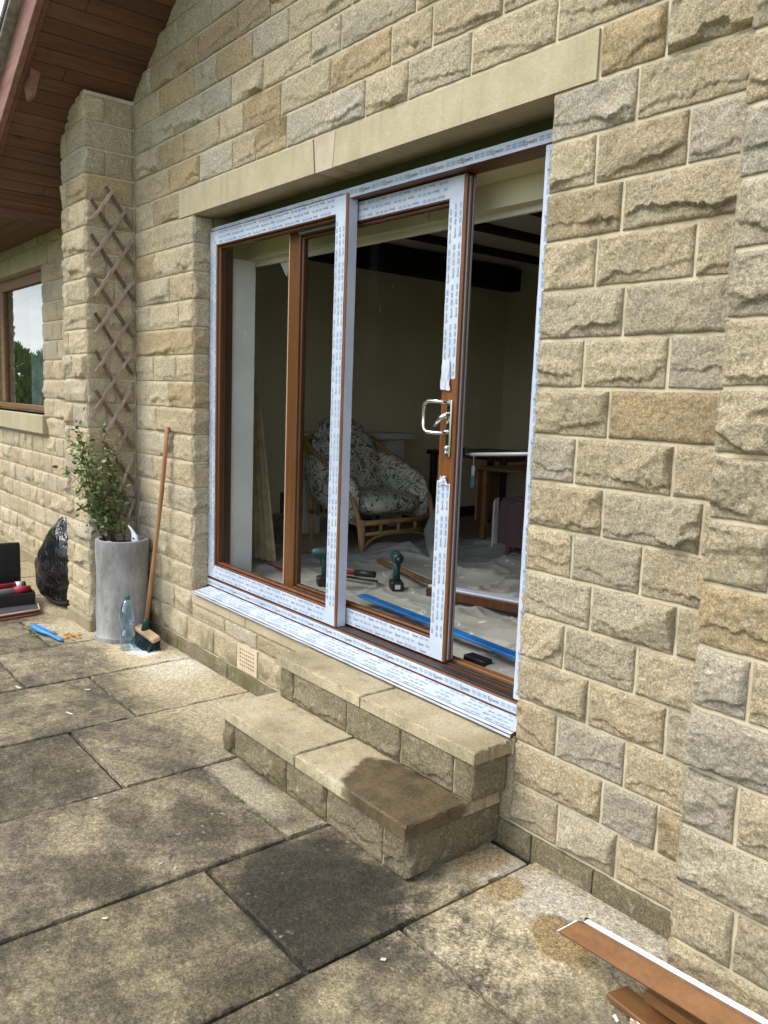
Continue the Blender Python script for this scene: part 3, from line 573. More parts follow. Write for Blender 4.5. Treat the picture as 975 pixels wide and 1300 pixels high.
pier(-3.81, PL, 'stone corner pier with a wooden trellis on its side', .010, True, {(-4, 's'): 'o', (-2, 1): 'o', (2, 's'): None})
pier(PR, 2.3, 'stone pier behind the cut oak trim lying on the paving', .005, False, {(2, 0): 'g', (4, 0): None, (10, 0): 'g', (11, 0): 'g', (12, 0): 'g', (9, 0): 'o'})

# ---------------------------------------------------------------- wing wall with window
ww = base('wing_wall', (-6, .1, 0), 'set-back stone wing wall holding the brown timber window', 'wall')
WL, WR, WB = -7.75, -5.33, 1.365
mb = MB(); mb.box((-8.2, yb, -.1), (WL-.01, .3, 2.9)); mb.box((WR+.01, yb, -.1), (-3.72, .3, 2.9)); mb.box((WL-.01, yb, -.1), (WR+.01, .3, WB-.02)); mb.box((WL-.01, yb, ZL+.08), (WR+.01, .3, 2.9)); mb.build('mortar_core', 'mortar', ww)
for k in range(-2, 16):
    z0, z1 = zrow(k)
    if k == 15: z0 = zrow(15)[0]
    if 0 <= k <= 7:
        wall_row(ww, 0, z0, z1, [WR]+[WR+(.26 if k % 2 else .38)]+split(WR+(.26 if k % 2 else .38), -3.9)[1:], .018)
    elif k == -1: wall_row(ww, 0, z0, z1, split(-5.16, -3.9), .018)
    elif k == 8: wall_row(ww, 0, z0, z1, split(-5.22, -3.9), .018)
    elif k == -2: wall_row(ww, 0, z0, z1, split(-7.4, -3.9), .02)
    else: wall_row(ww, 0, z0, z1, split(-7.5, -3.9, .17, .36), .018)
    if k == 3: pass
wall_row(ww, 0, 1.195-.03, zrow(8)[0]+.0, [-7, -6.99], .05)
mb = MB(); mb.box((-7.9, -.008, ZL), (-5.165, .12, ZL+.15), .003); mb.build('lintel_block', 'smooth', ww)
mb = MB(); mb.box((-7.9, -.055, 1.19), (-5.225, .14, 1.345), .006); mb.build('window_sill', 'smooth', ww)
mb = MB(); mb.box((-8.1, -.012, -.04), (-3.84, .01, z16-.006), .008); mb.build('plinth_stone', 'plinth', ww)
air_brick(ww, -6.33, -6.10, .10, .275, 2, 6)
wd = mesh('window', [(0, 0, 0)], [], None, ww) if False else None
mb = MB()
for (a, b) in (((WL, .075, WB), (WR, .135, WB+.05)), ((WL, .075, 2.47), (WR, .135, ZL+.03)), ((WR-.05, .0755, WB+.05), (WR, .1345, 2.47)), ((WL, .0755, WB+.05), (WL+.05, .1345, 2.47)), ((-6.93, .0755, WB+.05), (-6.83, .1345, 2.47))): mb.box(a, b, .006)
wf = mb.build('window_frame', 'window_wood', ww)
for a, b in ((WL+.045, -6.925), (-6.835, WR-.045)):
    mesh('window_pane', [(a, .103, WB+.045), (b, .103, WB+.045), (b, .103, 2.475), (a, .103, 2.475)], [(0, 1, 2, 3)], 'window', wf)
# room and curtain behind the window
wr = mesh('wing_room', [(-8.1, .31, .4), (-4.1, .31, .4), (-4.1, 3, .4), (-8.1, 3, .4), (-8.1, .31, 2.8), (-4.1, .31, 2.8), (-4.1, 3, 2.8), (-8.1, 3, 2.8)], [(0, 1, 2, 3), (4, 7, 6, 5), (3, 2, 6, 7), (0, 3, 7, 4), (1, 5, 6, 2)], 'cream_wall'); tag(wr, 'dim room shell behind the timber window', kind='structure')
v = []; f = []
for i in range(61):
    x = -6.45+i*.016; d = .22+.025*math.sin(i*.9)+.012*math.sin(i*2.3+1)
    v += [(x, d, .95), (x, d+.004, 1.7), (x, d, 2.5)]
for i in range(60): f += [(i*3, i*3+3, i*3+4, i*3+1), (i*3+1, i*3+4, i*3+5, i*3+2)]
tag(mesh('curtain', v, f, 'net', smooth=True), 'grey green curtain hanging behind the timber window glass', 'curtain')
# far pier of the wing, seen only mirrored in the window
fp = base('stone_pier', (-8.37, -.16, 0), 'stone pier at the far end of the wing mirrored in the window', 'pier')
mb = MB(); mb.box((-8.57, -.315, -.1), (-8.165, .3, 2.9)); mb.build('mortar_core', 'mortar', fp)
for k in range(-2, 16):
    z0, z1 = zrow(k); stone(fp, [((-8.16, -.318, z0+J/2), Y, Z, X, .31, C-J), ((-8.58, -.318, z0+J/2), X, Z, NY, .42, C-J)], .03)

# ---------------------------------------------------------------- roof
rf = base('gable_roof', (-1.2, -.3, 3), 'gable roof overhang with brown boarded soffit and barge board', 'roof')
SL = .575; nrm = Vector((-SL, 0, 1)).normalized(); tv = Vector((1, 0, SL)).normalized()
P0 = Vector((-4.44, 0, soff(-4.44)))
nb = 34; bw = .0985
for i in range(nb):
    o = P0+tv*(i*bw); mb = MB(); xf = frame_at(o, tv, Vector((0, 1, 0)), nrm)
    g = random.uniform(-.0008, .0008)
    if i % 5 == 2:
        jy = random.uniform(-.5, -.2); mb.box((.0018, -.665, g), (bw-.0018, jy-.001, .016), .003, xf); mb.box((.0018, jy+.001, g), (bw-.0018, -.002, .016), .003, xf)
    else: mb.box((.0018, -.665, g), (bw-.0018, -.002, .016), .003, xf)
    mb.build('soffit_board', 'soffit', rf)
xf = frame_at(P0, tv, Vector((0, 1, 0)), nrm); LG = nb*bw
mb = MB(); mb.box((-.1, -.66, .018), (LG+1, .25, .022), 0, xf); mb.build('roof_void_board', 'black', rf)
mb = MB(); mb.box((-.12, -.705, -.038), (LG, -.668, .155), .004, xf); mb.build('barge_board', 'barge', rf)
mb = MB(); mb.box((-.05, -.667, -.03), (LG, -.640, .0), .003, xf); mb.build('soffit_trim', 'soffit', rf)
mb = MB()
for i in range(14):
    a = -.1+i*.27; mb.box((a, -.775, .175+.004*(i % 2)), (a+.262, .3, .205+.006*(i % 3)), .006, xf @ Matrix.Rotation(-.035, 4, 'Y') if False else xf)
mb.build('roof_tiles', 'tile', rf)
mb = MB(); mb.box((-.1, -.765, .157), (LG, -.60, .174), .004, xf); mb.build('verge_undercloak', 'verge', rf)
# purlin end block
mb = MB(); q = Vector((-3.50, -.60, soff(-3.50))); 
zz = lambda x: soff(x)+.02
mb.add([(q.x+.03, q.y-.05, zz(q.x+.03)), (q.x+.13, q.y-.03, zz(q.x+.13)), (q.x+.11, q.y+.04, zz(q.x+.11)), (q.x+.02, q.y+.03, zz(q.x+.02)), (q.x+.005, q.y-.012, q.z-.075), (q.x+.045, q.y+.005, q.z-.045), (q.x+.04, q.y+.025, q.z-.045), (q.x+.004, q.y+.01, q.z-.072)], [(0, 1, 2, 3), (7, 6, 5, 4), (0, 4, 5, 1), (1, 5, 6, 2), (2, 6, 7, 3), (3, 7, 4, 0)]); mb.build('purlin_end', 'barge', rf)
# foot of the gable and the level eaves of the wing
mb = MB(); mb.box((-4.47, -.66, 2.74), (-4.43, -.002, 2.83), .004); mb.build('eaves_trim', 'soffit', rf)
er = base('wing_roof', (-6.4, -.3, 2.8), 'low wing eaves with flat brown boarded soffit', 'roof')
for i in range(5):
    y0 = -.55+i*.11; mb = MB(); mb.box((-9, y0+.001, 2.795), (-4.472, y0+.108, 2.815), .003); mb.build('soffit_board', m_wood('stained_soffit_board_x', (.085, .032, .017), (.15, .060, .032), 14, 0, .5, .3, .09) if False else 'soffit', er)
mb = MB(); mb.box((-9, -.585, 2.76), (-4.472, -.553, 2.95), .004); mb.build('fascia', 'barge', er)
mb = MB(); mb.add([(-9, -.62, 2.955), (-4.3, -.62, 2.955), (-4.3, 2, 4.3), (-9, 2, 4.3), (-9, -.62, 2.99), (-4.3, -.62, 2.99), (-4.3, 2, 4.335), (-9, 2, 4.335)], [(0, 3, 2, 1), (4, 5, 6, 7), (0, 1, 5, 4), (1, 2, 6, 5), (3, 0, 4, 7)]); mb.build('roof_tiles', 'tile', er)
mb = MB(); mb.add([(-4.56, -.70, 2.72), (-4.36, -.70, 2.83), (-4.36, -.70, 2.87), (-4.56, -.70, 2.87), (-4.56, -.59, 2.72), (-4.36, -.59, 2.83), (-4.36, -.59, 2.87), (-4.56, -.59, 2.87)], [(0, 1, 2, 3), (7, 6, 5, 4), (0, 4, 5, 1), (1, 5, 6, 2), (2, 6, 7, 3), (3, 7, 4, 0)]); mb.build('barge_foot', 'barge', rf)

# ================================================================ ROOM BEHIND THE DOOR
FZ = .455; RX0, RX1, RY0, RY1, CZ = -3.9, 1.9, .345, 4.04, 2.9
def quad(name, pts, mat, label=None):
    o = mesh(name, pts, [tuple(range(len(pts)))], mat); tag(o, label, kind='structure'); return o
def slabm(name, a, b, mat, label=None):
    mb = MB(); mb.box(a, b); return tag(mb.build(name, mat), label, kind='structure')
slabm('room_floor', (RX0-.1, .21, FZ-.1), (RX1+.1, RY1+.1, FZ), 'carpet', 'beige carpet of the room behind the door')
slabm('room_ceiling', (RX0-.1, RY0+.002, CZ), (RX1+.1, RY1+.1, CZ+.1), 'ceiling', 'cream ceiling between dark beams')
slabm('room_wall_left', (RX0-.1, RY0+.002, FZ), (RX0, RY1+.1, CZ), 'cream_wall', 'cream wall behind the fireplace')
slabm('room_wall_back', (RX0, RY1, FZ), (RX1, RY1+.1, CZ), 'cream_wall', 'cream wall at the back of the room')
slabm('room_wall_right', (RX1, RY0+.002, FZ), (RX1+.1, RY1+.1, CZ), 'cream_wall', 'cream wall at the far right of the room')
# plastered inner skin around the opening
slabm('room_wall_front', (RX0, .347, FZ), (-2.60, .40, CZ), 'white_wall', 'white plaster on the inside of the gable wall')
slabm('room_wall_front', (.02, .347, FZ), (RX1, .40, CZ), 'white_wall', 'white plaster right of the door inside')
slabm('room_wall_front', (-2.60, .347, 2.36), (.02, .40, CZ), 'cream_wall', 'cream plaster above the door inside')
slabm('reveal_lining', (-2.60, .2375, FZ), (-2.561, .399, 2.36), 'white_wall', 'white plastered reveal beside the door')
slabm('reveal_lining', (-2.60, .215, 2.46), (.02, .346, 2.50), 'cream_wall', 'cream plastered reveal over the door')
mb = MB(); mb.box((-2.62, .402, 2.335), (.05, .425, 2.372), .004); tag(mb.build('curtain_rail_board', 'ceiling'), 'cream batten fixed above the door inside the room', 'batten')
for x in (-.98, -.71):
    mb = MB(); mb.box((x-.012, .33, 2.37), (x+.012, .345, 2.45), .003); mb.box((x-.006, .325, 2.365), (x+.006, .345, 2.38)); tag(mb.build('curtain_bracket', 'white'), 'small white curtain bracket above the sliding pane', 'bracket', 'white curtain brackets')
for i, (x, w) in enumerate(((-.86, .16), (-2.28, .12))):
    tag(mesh('pelmet_point', [(x-w/2, .43, 2.34), (x+w/2, .43, 2.34), (x+.01, .432, 2.255), (x-w/2, .438, 2.34), (x+w/2, .438, 2.34), (x+.01, .44, 2.255)], [(0, 1, 2), (5, 4, 3), (0, 3, 4, 1), (1, 4, 5, 2), (2, 5, 3, 0)], 'white'),
        ('white fabric point hanging below the batten behind the sliding pane', 'white fabric point hanging below the batten behind the fixed pane')[i], 'fabric')
for (x0, x1, z0, lab) in ((-3.88, -3.73, 2.67, 'deep dark ceiling beam along the cream wall'), (-3.33, -3.23, 2.85, 'thin dark ceiling beam next to the deep wall beam'), (-2.69, -2.59, 2.85, 'thin dark ceiling beam over the middle of the room'), (-2.05, -1.95, 2.85, 'thin dark ceiling beam closest to the door')):
    mb = MB(); mb.box((x0, .42, z0), (x1, RY1-.002, CZ-.001 if z0 > 2.7 else 2.87), .008); tag(mb.build('ceiling_beam', 'beam'), lab, 'beam')
for a, b in (((RX0+.001, .42, FZ), (RX0+.018, 1.5, FZ+.1)), ((RX0+.001, 2.62, FZ), (RX0+.018, RY1-.02, FZ+.1)), ((RX0+.02, RY1-.018, FZ), (RX1-.02, RY1-.001, FZ+.1))):
    mb = MB(); mb.box(a, b, .003); tag(mb.build('skirting_board', 'dark_wood'), kind='structure')
fpz = base('fireplace', (-3.75, 2.05, FZ), 'pale stone fireplace surround behind the patterned armchair', 'fireplace')
mb = MB(); mb.box((-3.88, 1.46, FZ+.78), (-3.63, 2.66, FZ+.835), .006); mb.build('mantel_shelf', 'fireplace', fpz)
for a in (1.53, 2.42):
    mb = MB(); mb.box((-3.88, a, FZ+.001), (-3.69, a+.17, FZ+.78), .008); mb.build('side_pillar', 'fireplace', fpz)
mb = MB(); mb.box((-3.88, 1.701, FZ+.60), (-3.71, 2.419, FZ+.779), .008); mb.build('frieze', 'fireplace', fpz)
mb = MB(); mb.box((-3.89, 1.701, FZ+.001), (-3.80, 2.419, FZ+.599)); mb.build('firebox', 'black', fpz)
mb = MB(); mb.box((-.0, 0, 0), (.008, .08, .08), .002, Matrix.Translation((RX0+.001, 3.62, 1.53))); o = mb.build('wall_switch', 'ceiling'); tag(o, 'small light switch plate on the dim room wall', 'switch')
# ---- curtain bunched inside at the left
v = []; f = []; N = 26
for i in range(N):
    for j in range(8):
        t = j/7; z = FZ+.035+t*1.75; w = .24*(1-t)**.8+.02; x = -3.0+(i/(N-1))*w*1.15; d = .58+.022*math.sin(i*1.25)*(1-t*.6)+.03*(1-t); v.append((x, d+.06*(i/(N-1))*(1-t), z))
for i in range(N-1):
    for j in range(7): f.append((i*8+j, (i+1)*8+j, (i+1)*8+j+1, i*8+j+1))
tag(mesh('curtain', v, f, 'curtain', smooth=True), 'beige curtain bunched at the inner left of the door', 'curtain')

# ---- dust sheet
rng = np.random.default_rng(5)
nx, ny = 280, 230; U, V = np.meshgrid(np.linspace(0, 1, nx), np.linspace(0, 1, ny), indexing='ij')
SX = -2.98+U*3.55; SY = .262+V*(2.55+.35*U)
SX = SX+vn(rng, 4, 4, U, V)*.10*(np.abs(V-.5)*2); SY = SY+vn(rng, 6, 3, U, V)*.16*V**2
hh = np.zeros(U.shape)
for n, a in ((5, .042), (9, .034), (17, .016)):
    q = 1-np.abs(vn(rng, n, n, U, V)+.35*vn(rng, n*2, n*2, U, V)); hh += np.clip(q, 0, 1)**3*a
for _ in range(46):                                     # long creases
    a = rng.uniform(0, math.pi); c, s = math.cos(a), math.sin(a); px, py = rng.uniform(-2.8, .4), rng.uniform(.3, 2.7)
    d = (SX-px)*s-(SY-py)*c+.05*vn(rng, 4, 4, U, V); l = (SX-px)*c+(SY-py)*s
    hh += rng.uniform(.010, .034)*np.exp(-np.abs(d)/rng.uniform(.008, .022))*np.exp(-(l/rng.uniform(.2, .6))**2)
for (px, py, r, a) in ((-2.2, 2.45, .3, .10), (-1.35, .62, .16, .05), (-1.7, 2.2, .3, .07), (-2.5, 1.55, .2, .09), (-2.2, 1.3, .22, .06), (-.7, .8, .2, .05)):
    hh += a*np.exp(-(((SX-px)**2+(SY-py)**2)/r**2))
hh *= np.clip((SY-.26)/.12, .15, 1); hh *= 1-.55*np.exp(-((SY-.46)/.09)**2)*(SX > -1.7); hh *= .78; edge = np.minimum(np.minimum(U, 1-U), 1-V); hh *= ss(0, .05, edge)
P = np.stack((SX, SY, FZ+.004+hh), -1).reshape(-1, 3); idx = np.arange(nx*ny).reshape(nx, ny)
q = np.stack((idx[:-1, :-1], idx[1:, :-1], idx[1:, 1:], idx[:-1, 1:]), -1).reshape(-1, 4)
tag(mesh('dust_sheet', P, q, 'sheet', smooth=True), 'crumpled grey cotton dust sheet over the room floor', 'sheet')
def sheet_z(x, y): i = np.argmin((SX-x)**2+(SY-y)**2); return float(FZ+.004+hh.flat[i])
# the sheet's twisted end thrown up beside the armchair
mb = MB(); pts = [(-2.05, 1.50, FZ+.05), (-2.35, 1.75, FZ+.08), (-2.6, 1.95, FZ+.15), (-2.70, 2.10, FZ+.27), (-2.74, 2.18, FZ+.34)]
mb.tube(pts, [.02, .05, .06, .05, .025], 12); o = mb.build('dust_sheet_end', 'sheet', smooth=True); tag(o, 'twisted end of the dust sheet thrown against the armchair', 'sheet')

# ---- armchair of cane with floral cushions
AX, AY = -3.10, 1.73; ac = base('armchair', (AX, AY, FZ), 'cane armchair with scrolling floral cushions by the fireplace', 'armchair')
fwd = Vector((1, .03, 0)).normalized(); sid = Vector((-fwd.y, fwd.x, 0)); A0 = Vector((AX, AY, FZ))
def ap(a, b, z): return A0+fwd*(a*.86)+sid*(b*.86)+Vector((0, 0, z*.88))       # a forward, b to the chair's own left (+y), z up
def pillow(name, cen, ex, ey, ez, sx, sy, sz, mat, par, p=2.8, puff=.35, n=20, bulge=None):
    v = []; f = []
    for i in range(n+1):
        for j in range(2*n):
            ph = math.pi*i/n-math.pi/2; th = math.pi*j/n
            def sg(c, e): return math.copysign(abs(c)**e, c)
            e = 2/p; x = sg(math.cos(ph), e*1.5)*sg(math.cos(th), e); y = sg(math.cos(ph), e*1.5)*sg(math.sin(th), e); z = sg(math.sin(ph), e*1.6)
            if bulge: x, y, z = bulge(x, y, z)
            v.append((cen+ex*(x*sx)+ey*(y*sy)+ez*(z*sz))[:])
    for i in range(n):
        for j in range(2*n): f.append((i*2*n+j, i*2*n+(j+1) % (2*n), (i+1)*2*n+(j+1) % (2*n), (i+1)*2*n+j))
    return mesh(name, v, f, mat, par, smooth=True)
UPV = Vector((0, 0, 1))
pillow('seat_cushion', ap(.06, 0, .40), fwd, sid, UPV, .31, .30, .095, 'floral', ac, 4)
bk = (UPV*.93-fwd*.36).normalized(); bn = sid.cross(bk).normalized()
pillow('back_cushion', ap(-.31, 0, .68), sid, bk, bn, .345, .40, .10, 'floral', ac, 3, bulge=lambda x, y, z: (x*(1-.22*max(0, y)), y, z*(1+.2*x*x)))
for s_ in (-1, 1):
    a = (fwd*.93-UPV*.30).normalized(); b = sid*s_; c_ = a.cross(b)
    pillow('arm_cushion', ap(-.02, s_*.40, .53), a, UPV, b, .34, .185, .09, 'floral', ac, 3.2)
def arc(ps, n=10):
    ps = [Vector(p) for p in ps]; out_ = []
    for i in range(n+1):
        t = i/n; q = ps[:]
        while len(q) > 1: q = [q[k]*(1-t)+q[k+1]*t for k in range(len(q)-1)]
        out_.append(q[0])
    return out_
for s_ in (-1, 1):
    mb = MB(); mb.tube(arc([ap(.42, s_*.40, 0), ap(.42, s_*.42, .3), ap(.40, s_*.46, .62), ap(.10, s_*.46, .66), ap(-.2, s_*.44, .75), ap(-.44, s_*.40, .90)], 18), .020, 8); mb.build('arm_frame', 'cane', ac, True)
    mb = MB(); mb.tube([ap(.42, s_*.40, .0), ap(.41, s_*.40, .30)], .024, 8); mb.build('leg', 'cane', ac, True)
    mb = MB(); mb.tube([ap(-.34, s_*.36, .0), ap(-.36, s_*.38, .5), ap(-.46, s_*.38, .93)], .022, 8); mb.build('leg', 'cane', ac, True)
    mb = MB(); mb.tube([ap(.42, s_*.40, .26), ap(-.35, s_*.38, .28)], .018, 8)
    for k in range(5): mb.tube([ap(.34-k*.14, s_*.42, .27), ap(.24-k*.12, s_*.45, .62)], .010, 6)
    mb.build('side_rail', 'cane', ac, True)
mb = MB(); mb.tube([ap(.42, -.40, .27), ap(.42, .40, .27)], .020, 8); mb.tube([ap(.42, -.40, .18), ap(.42, .40, .18)], .014, 8)
mb.tube(arc([ap(.42, -.40, .0), ap(.42, -.36, .2), ap(.42, -.2, .165), ap(.42, 0, .165), ap(.42, .2, .165), ap(.42, .36, .2), ap(.42, .40, 0)], 16), .010, 6)
for b in (-.2, 0, .2): mb.tube([ap(.42, b, .18), ap(.42, b, .27)], .014, 6)
mb.build('front_rail', 'cane', ac, True)
mb = MB(); mb.tube(arc([ap(-.44, -.40, .88), ap(-.50, -.32, .96), ap(-.51, 0, .99), ap(-.50, .32, .96), ap(-.44, .40, .88)], 14), .02, 8); mb.build('top_rail', 'cane', ac, True)

# ---- drop leaf table, low dark table, chair with tartan throw
dt = base('drop_leaf_table', (-2.0, 2.75, FZ), 'teak drop leaf table with one leaf hanging down', 'table')
mb = MB(); mb.box((-2.55, 2.35, FZ+.62), (-1.75, 3.05, FZ+.645), .006); mb.build('table_top', 'table', dt)
mb = MB(); mb.box((-2.575, 2.36, FZ+.22), (-2.553, 2.62, FZ+.615), .01); mb.build('drop_leaf', 'oakx', dt)
for x, y in ((-2.50, 2.40), (-1.80, 2.40), (-2.5, 3.0), (-1.8, 3.0)):
    mb = MB(); mb.box((x-.02, y-.02, FZ+.006), (x+.02, y+.02, FZ+.62), .004); mb.build('leg', 'table', dt)
sb = base('sideboard_table', (-2.95, 3.1, FZ), 'dark low table standing behind the teak table', 'table')
mb = MB(); mb.box((-3.55, 2.72, FZ+.66), (-2.62, 3.55, FZ+.70), .006); mb.build('table_top', 'dark_wood', sb)
for x, y in ((-3.5, 2.77), (-2.67, 2.77), (-3.5, 3.5), (-2.67, 3.5)):
    mb = MB(); mb.box((x-.025, y-.025, FZ+.002), (x+.025, y+.025, FZ+.66), .004); mb.build('leg', 'dark_wood', sb)
wc = base('wooden_chair', (-1.85, 2.3, FZ), 'wooden chair by the teak table covered with a throw', 'chair')
mb = MB(); mb.box((-2.02, 2.10, FZ+.43), (-1.60, 2.50, FZ+.46), .008); mb.build('seat', 'table', wc)
for x in (-1.99, -1.63):
    for y in (2.13, 2.47): mb = MB(); mb.tube([(x, y, FZ+.05), (x, y, FZ+.43)], .018, 8); mb.build('leg', 'table', wc, True)
mb = MB(); mb.tube(arc([(-2.0, 2.46, FZ+.46), (-2.03, 2.48, FZ+.66), (-1.98, 2.52, FZ+.9)], 6), .022, 8); mb.tube(arc([(-1.62, 2.46, FZ+.46), (-1.61, 2.48, FZ+.7), (-1.64, 2.52, FZ+.9)], 6), .02, 8); mb.box((-1.99, 2.495, FZ+.55), (-1.63, 2.515, FZ+.90), .01); mb.build('backrest', 'table', wc, True)
th = base('tartan_throw', (-1.85, 2.07, FZ+.2), 'fringed tartan throw hanging over the wooden chair seat', 'throw')
v = []; f = []
for i in range(20):
    x = -2.05+i*.024; d = .010*math.sin(i*1.1)
    for j, (y, z) in enumerate(((2.40, .47), (2.12, .475), (2.085, .44), (2.075, .30), (2.07, .15))): v.append((x, y+d*(j > 1), FZ+z+.004*math.sin(i*.7)))
for i in range(19):
    for j in range(4): f.append((i*5+j, (i+1)*5+j, (i+1)*5+j+1, i*5+j+1))
mesh('cloth', v, f, 'tartan', th, smooth=True)
mb = MB()
for i in range(26):
    x = -2.052; z = FZ+.16+i*.0125; mb.tube([(x, 2.075, z), (x-.025, 2.06, z-.015), (x-.04, 2.06, z-.045)], .0028, 4)
mb.build('fringe', 'fringe', th)
# floor clutter
vc = base('heater', (-3.35, 1.08, FZ), 'small black upright heater with trailing cable at the room wall', 'heater')
mb = MB(); mb.box((-3.46, 1.08, FZ+.005), (-3.34, 1.20, FZ+.24), .015); mb.build('body', 'black', vc)
mb = MB(); mb.box((-3.42, 1.13, FZ+.24), (-3.39, 1.16, FZ+.40), .006); mb.build('handle', 'black', vc)
mb = MB(); mb.tube(arc([(-3.36, 1.09, FZ+.2), (-3.2, .8, FZ+.33), (-3.1, .8, FZ+.05), (-3.2, .9, FZ-.03), (-3.0, 1.05, FZ+.03), (-2.95, 1.15, FZ+.01)], 16), .006, 6); mb.build('cable', 'black', vc, True)
pg = mesh('wood_scrap', [(0, 0, 0)], [], None) if False else None

def drill(x, y, yaw, label):
    z = sheet_z(x, y)+.002; d = base('cordless_drill', (x, y, z), label, 'drill', None); R = Matrix.Translation((x, y, z)) @ Matrix.Rotation(yaw, 4, 'Z')
    mb = MB(); mb.box((-.055, -.038, 0), (.055, .038, .055), .008, R); b_ = mb.build('battery', 'black', d)
    mb = MB(); mb.box((.0555, -.016, .014), (.057, .016, .040), 0, R); mb.build('battery_label', 'white', d)
    mb = MB(); mb.tube([R @ Vector(p) for p in ((-.005, 0, .05), (-.012, 0, .12), (-.02, 0, .165))], [.024, .021, .026], 10); mb.build('grip', 'teal', d, True)
    mb = MB(); mb.tube([R @ Vector(p) for p in ((-.085, 0, .185), (-.075, 0, .19), (.04, 0, .192), (.055, 0, .192))], [.022, .033, .034, .026], 14); mb.build('motor_body', 'teal', d, True)
    mb = MB(); mb.tube([R @ Vector(p) for p in ((.05, 0, .192), (.075, 0, .192), (.10, 0, .192))], [.024, .022, .012], 12); mb.build('chuck', 'black', d, True)
    return d
drill(-1.773, .922, -.55, 'teal cordless drill standing upright on the open sheet behind the sliding pane')
drill(-2.0, .575, 1.1, 'teal cordless drill half hidden behind the fixed door stile')
def lay(name, mat, a, b, w, h, label, cat, parts=None, col=None):
    a, b = Vector(a), Vector(b); t = (b-a).normalized(); s_ = t.cross(Vector((0, 0, 1))).normalized(); n_ = s_.cross(t); L = (b-a).length
    xf_ = frame_at(a, t, s_, n_); mb = MB(); mb.box((0, -w/2, 0), (L, w/2, h), min(.004, h*.3), xf_); o = mb.build(name, mat); tag(o, label, cat); return o, xf_, L
o, xf_, L = lay('spirit_level', 'blue', (-1.56, .50, FZ+.070), (-.15, .405, FZ+.066), .060, .014, 'long bright blue strip lying on the dust sheet along the door', 'strip')
lay('oak_strip', 'oakx', (-2.28, 1.19, FZ+.06), (-1.15, .98, FZ+.05), .03, .022, 'thin oak strip lying across the sheet behind the drill', 'strip')
tp = base('trim_length', (-1.1, 1.0, FZ), 'white edged brown trim length lying on the sheet in the open gap', 'trim')
a, b = Vector((-1.45, .90, FZ+.085)), Vector((-.55, 1.16, FZ+.085)); t = (b-a).normalized(); s_ = Vector((t.y, -t.x, 0)); xf_ = frame_at(a, t, s_, UPV)
mb = MB(); mb.box((0, -.03, 0), ((b-a).length, .03, .03), .003, xf_); mb.build('white_face', 'film_plain', tp)
mb = MB(); mb.box((0, .031, -.03), ((b-a).length, .05, .022), .003, xf_); mb.build('brown_face', 'brown', tp)
def bar_tool():
    r = base('pry_bar', (-2.1, .78, FZ+.05), 'red and black hand tool lying beside the half hidden drill', 'tool')
    mb = MB(); mb.tube([(-2.14, .74, FZ+.075), (-2.02, .80, FZ+.08)], .014, 8); mb.build('red_grip', 'red', r, True)
    mb = MB(); mb.tube([(-2.02, .80, FZ+.08), (-1.90, .86, FZ+.085)], .02, 8); mb.build('head', 'black', r, True)
    mb = MB(); mb.tube([(-2.0, .72, FZ+.07), (-1.80, .80, FZ+.07)], .008, 6); mb.build('blade', 'black', r, True)
bar_tool()
mb = MB(); mb.tube([(-2.62, .55, FZ+.05), (-2.3, .52, FZ+.055)], .011, 8); tag(mb.build('red_rod', 'red', None, True), 'thin red rod lying on the sheet behind the fixed pane', 'rod')
mb = MB(); mb.box((-.58, .30, FZ+.02), (-.46, .36, FZ+.05), .004); tag(mb.build('glazing_shovel', 'black'), 'small black plastic scrap just inside the sliding sash corner', 'scrap')
# stay bar across the open gap at lock height
gp = base('stay_bar', (-.3, .24, 1.39), 'pale stay bar spanning the open door gap at lock height', 'bar')
mb = MB(); mb.tube([(-.53, .236, 1.372), (-.128, .236, 1.405)], .0075, 8); mb.build('bar', 'aluminium', gp, True)
mb = MB(); mb.box((-.150, .228, 1.385), (-.1185, .246, 1.42), .004); mb.build('end_bracket', 'black', gp)

# ================================================================ PATIO DOOR
door = base('patio_door', (-1.3, .12, .43), 'sliding patio door in brown frames still wrapped in printed film', 'door')
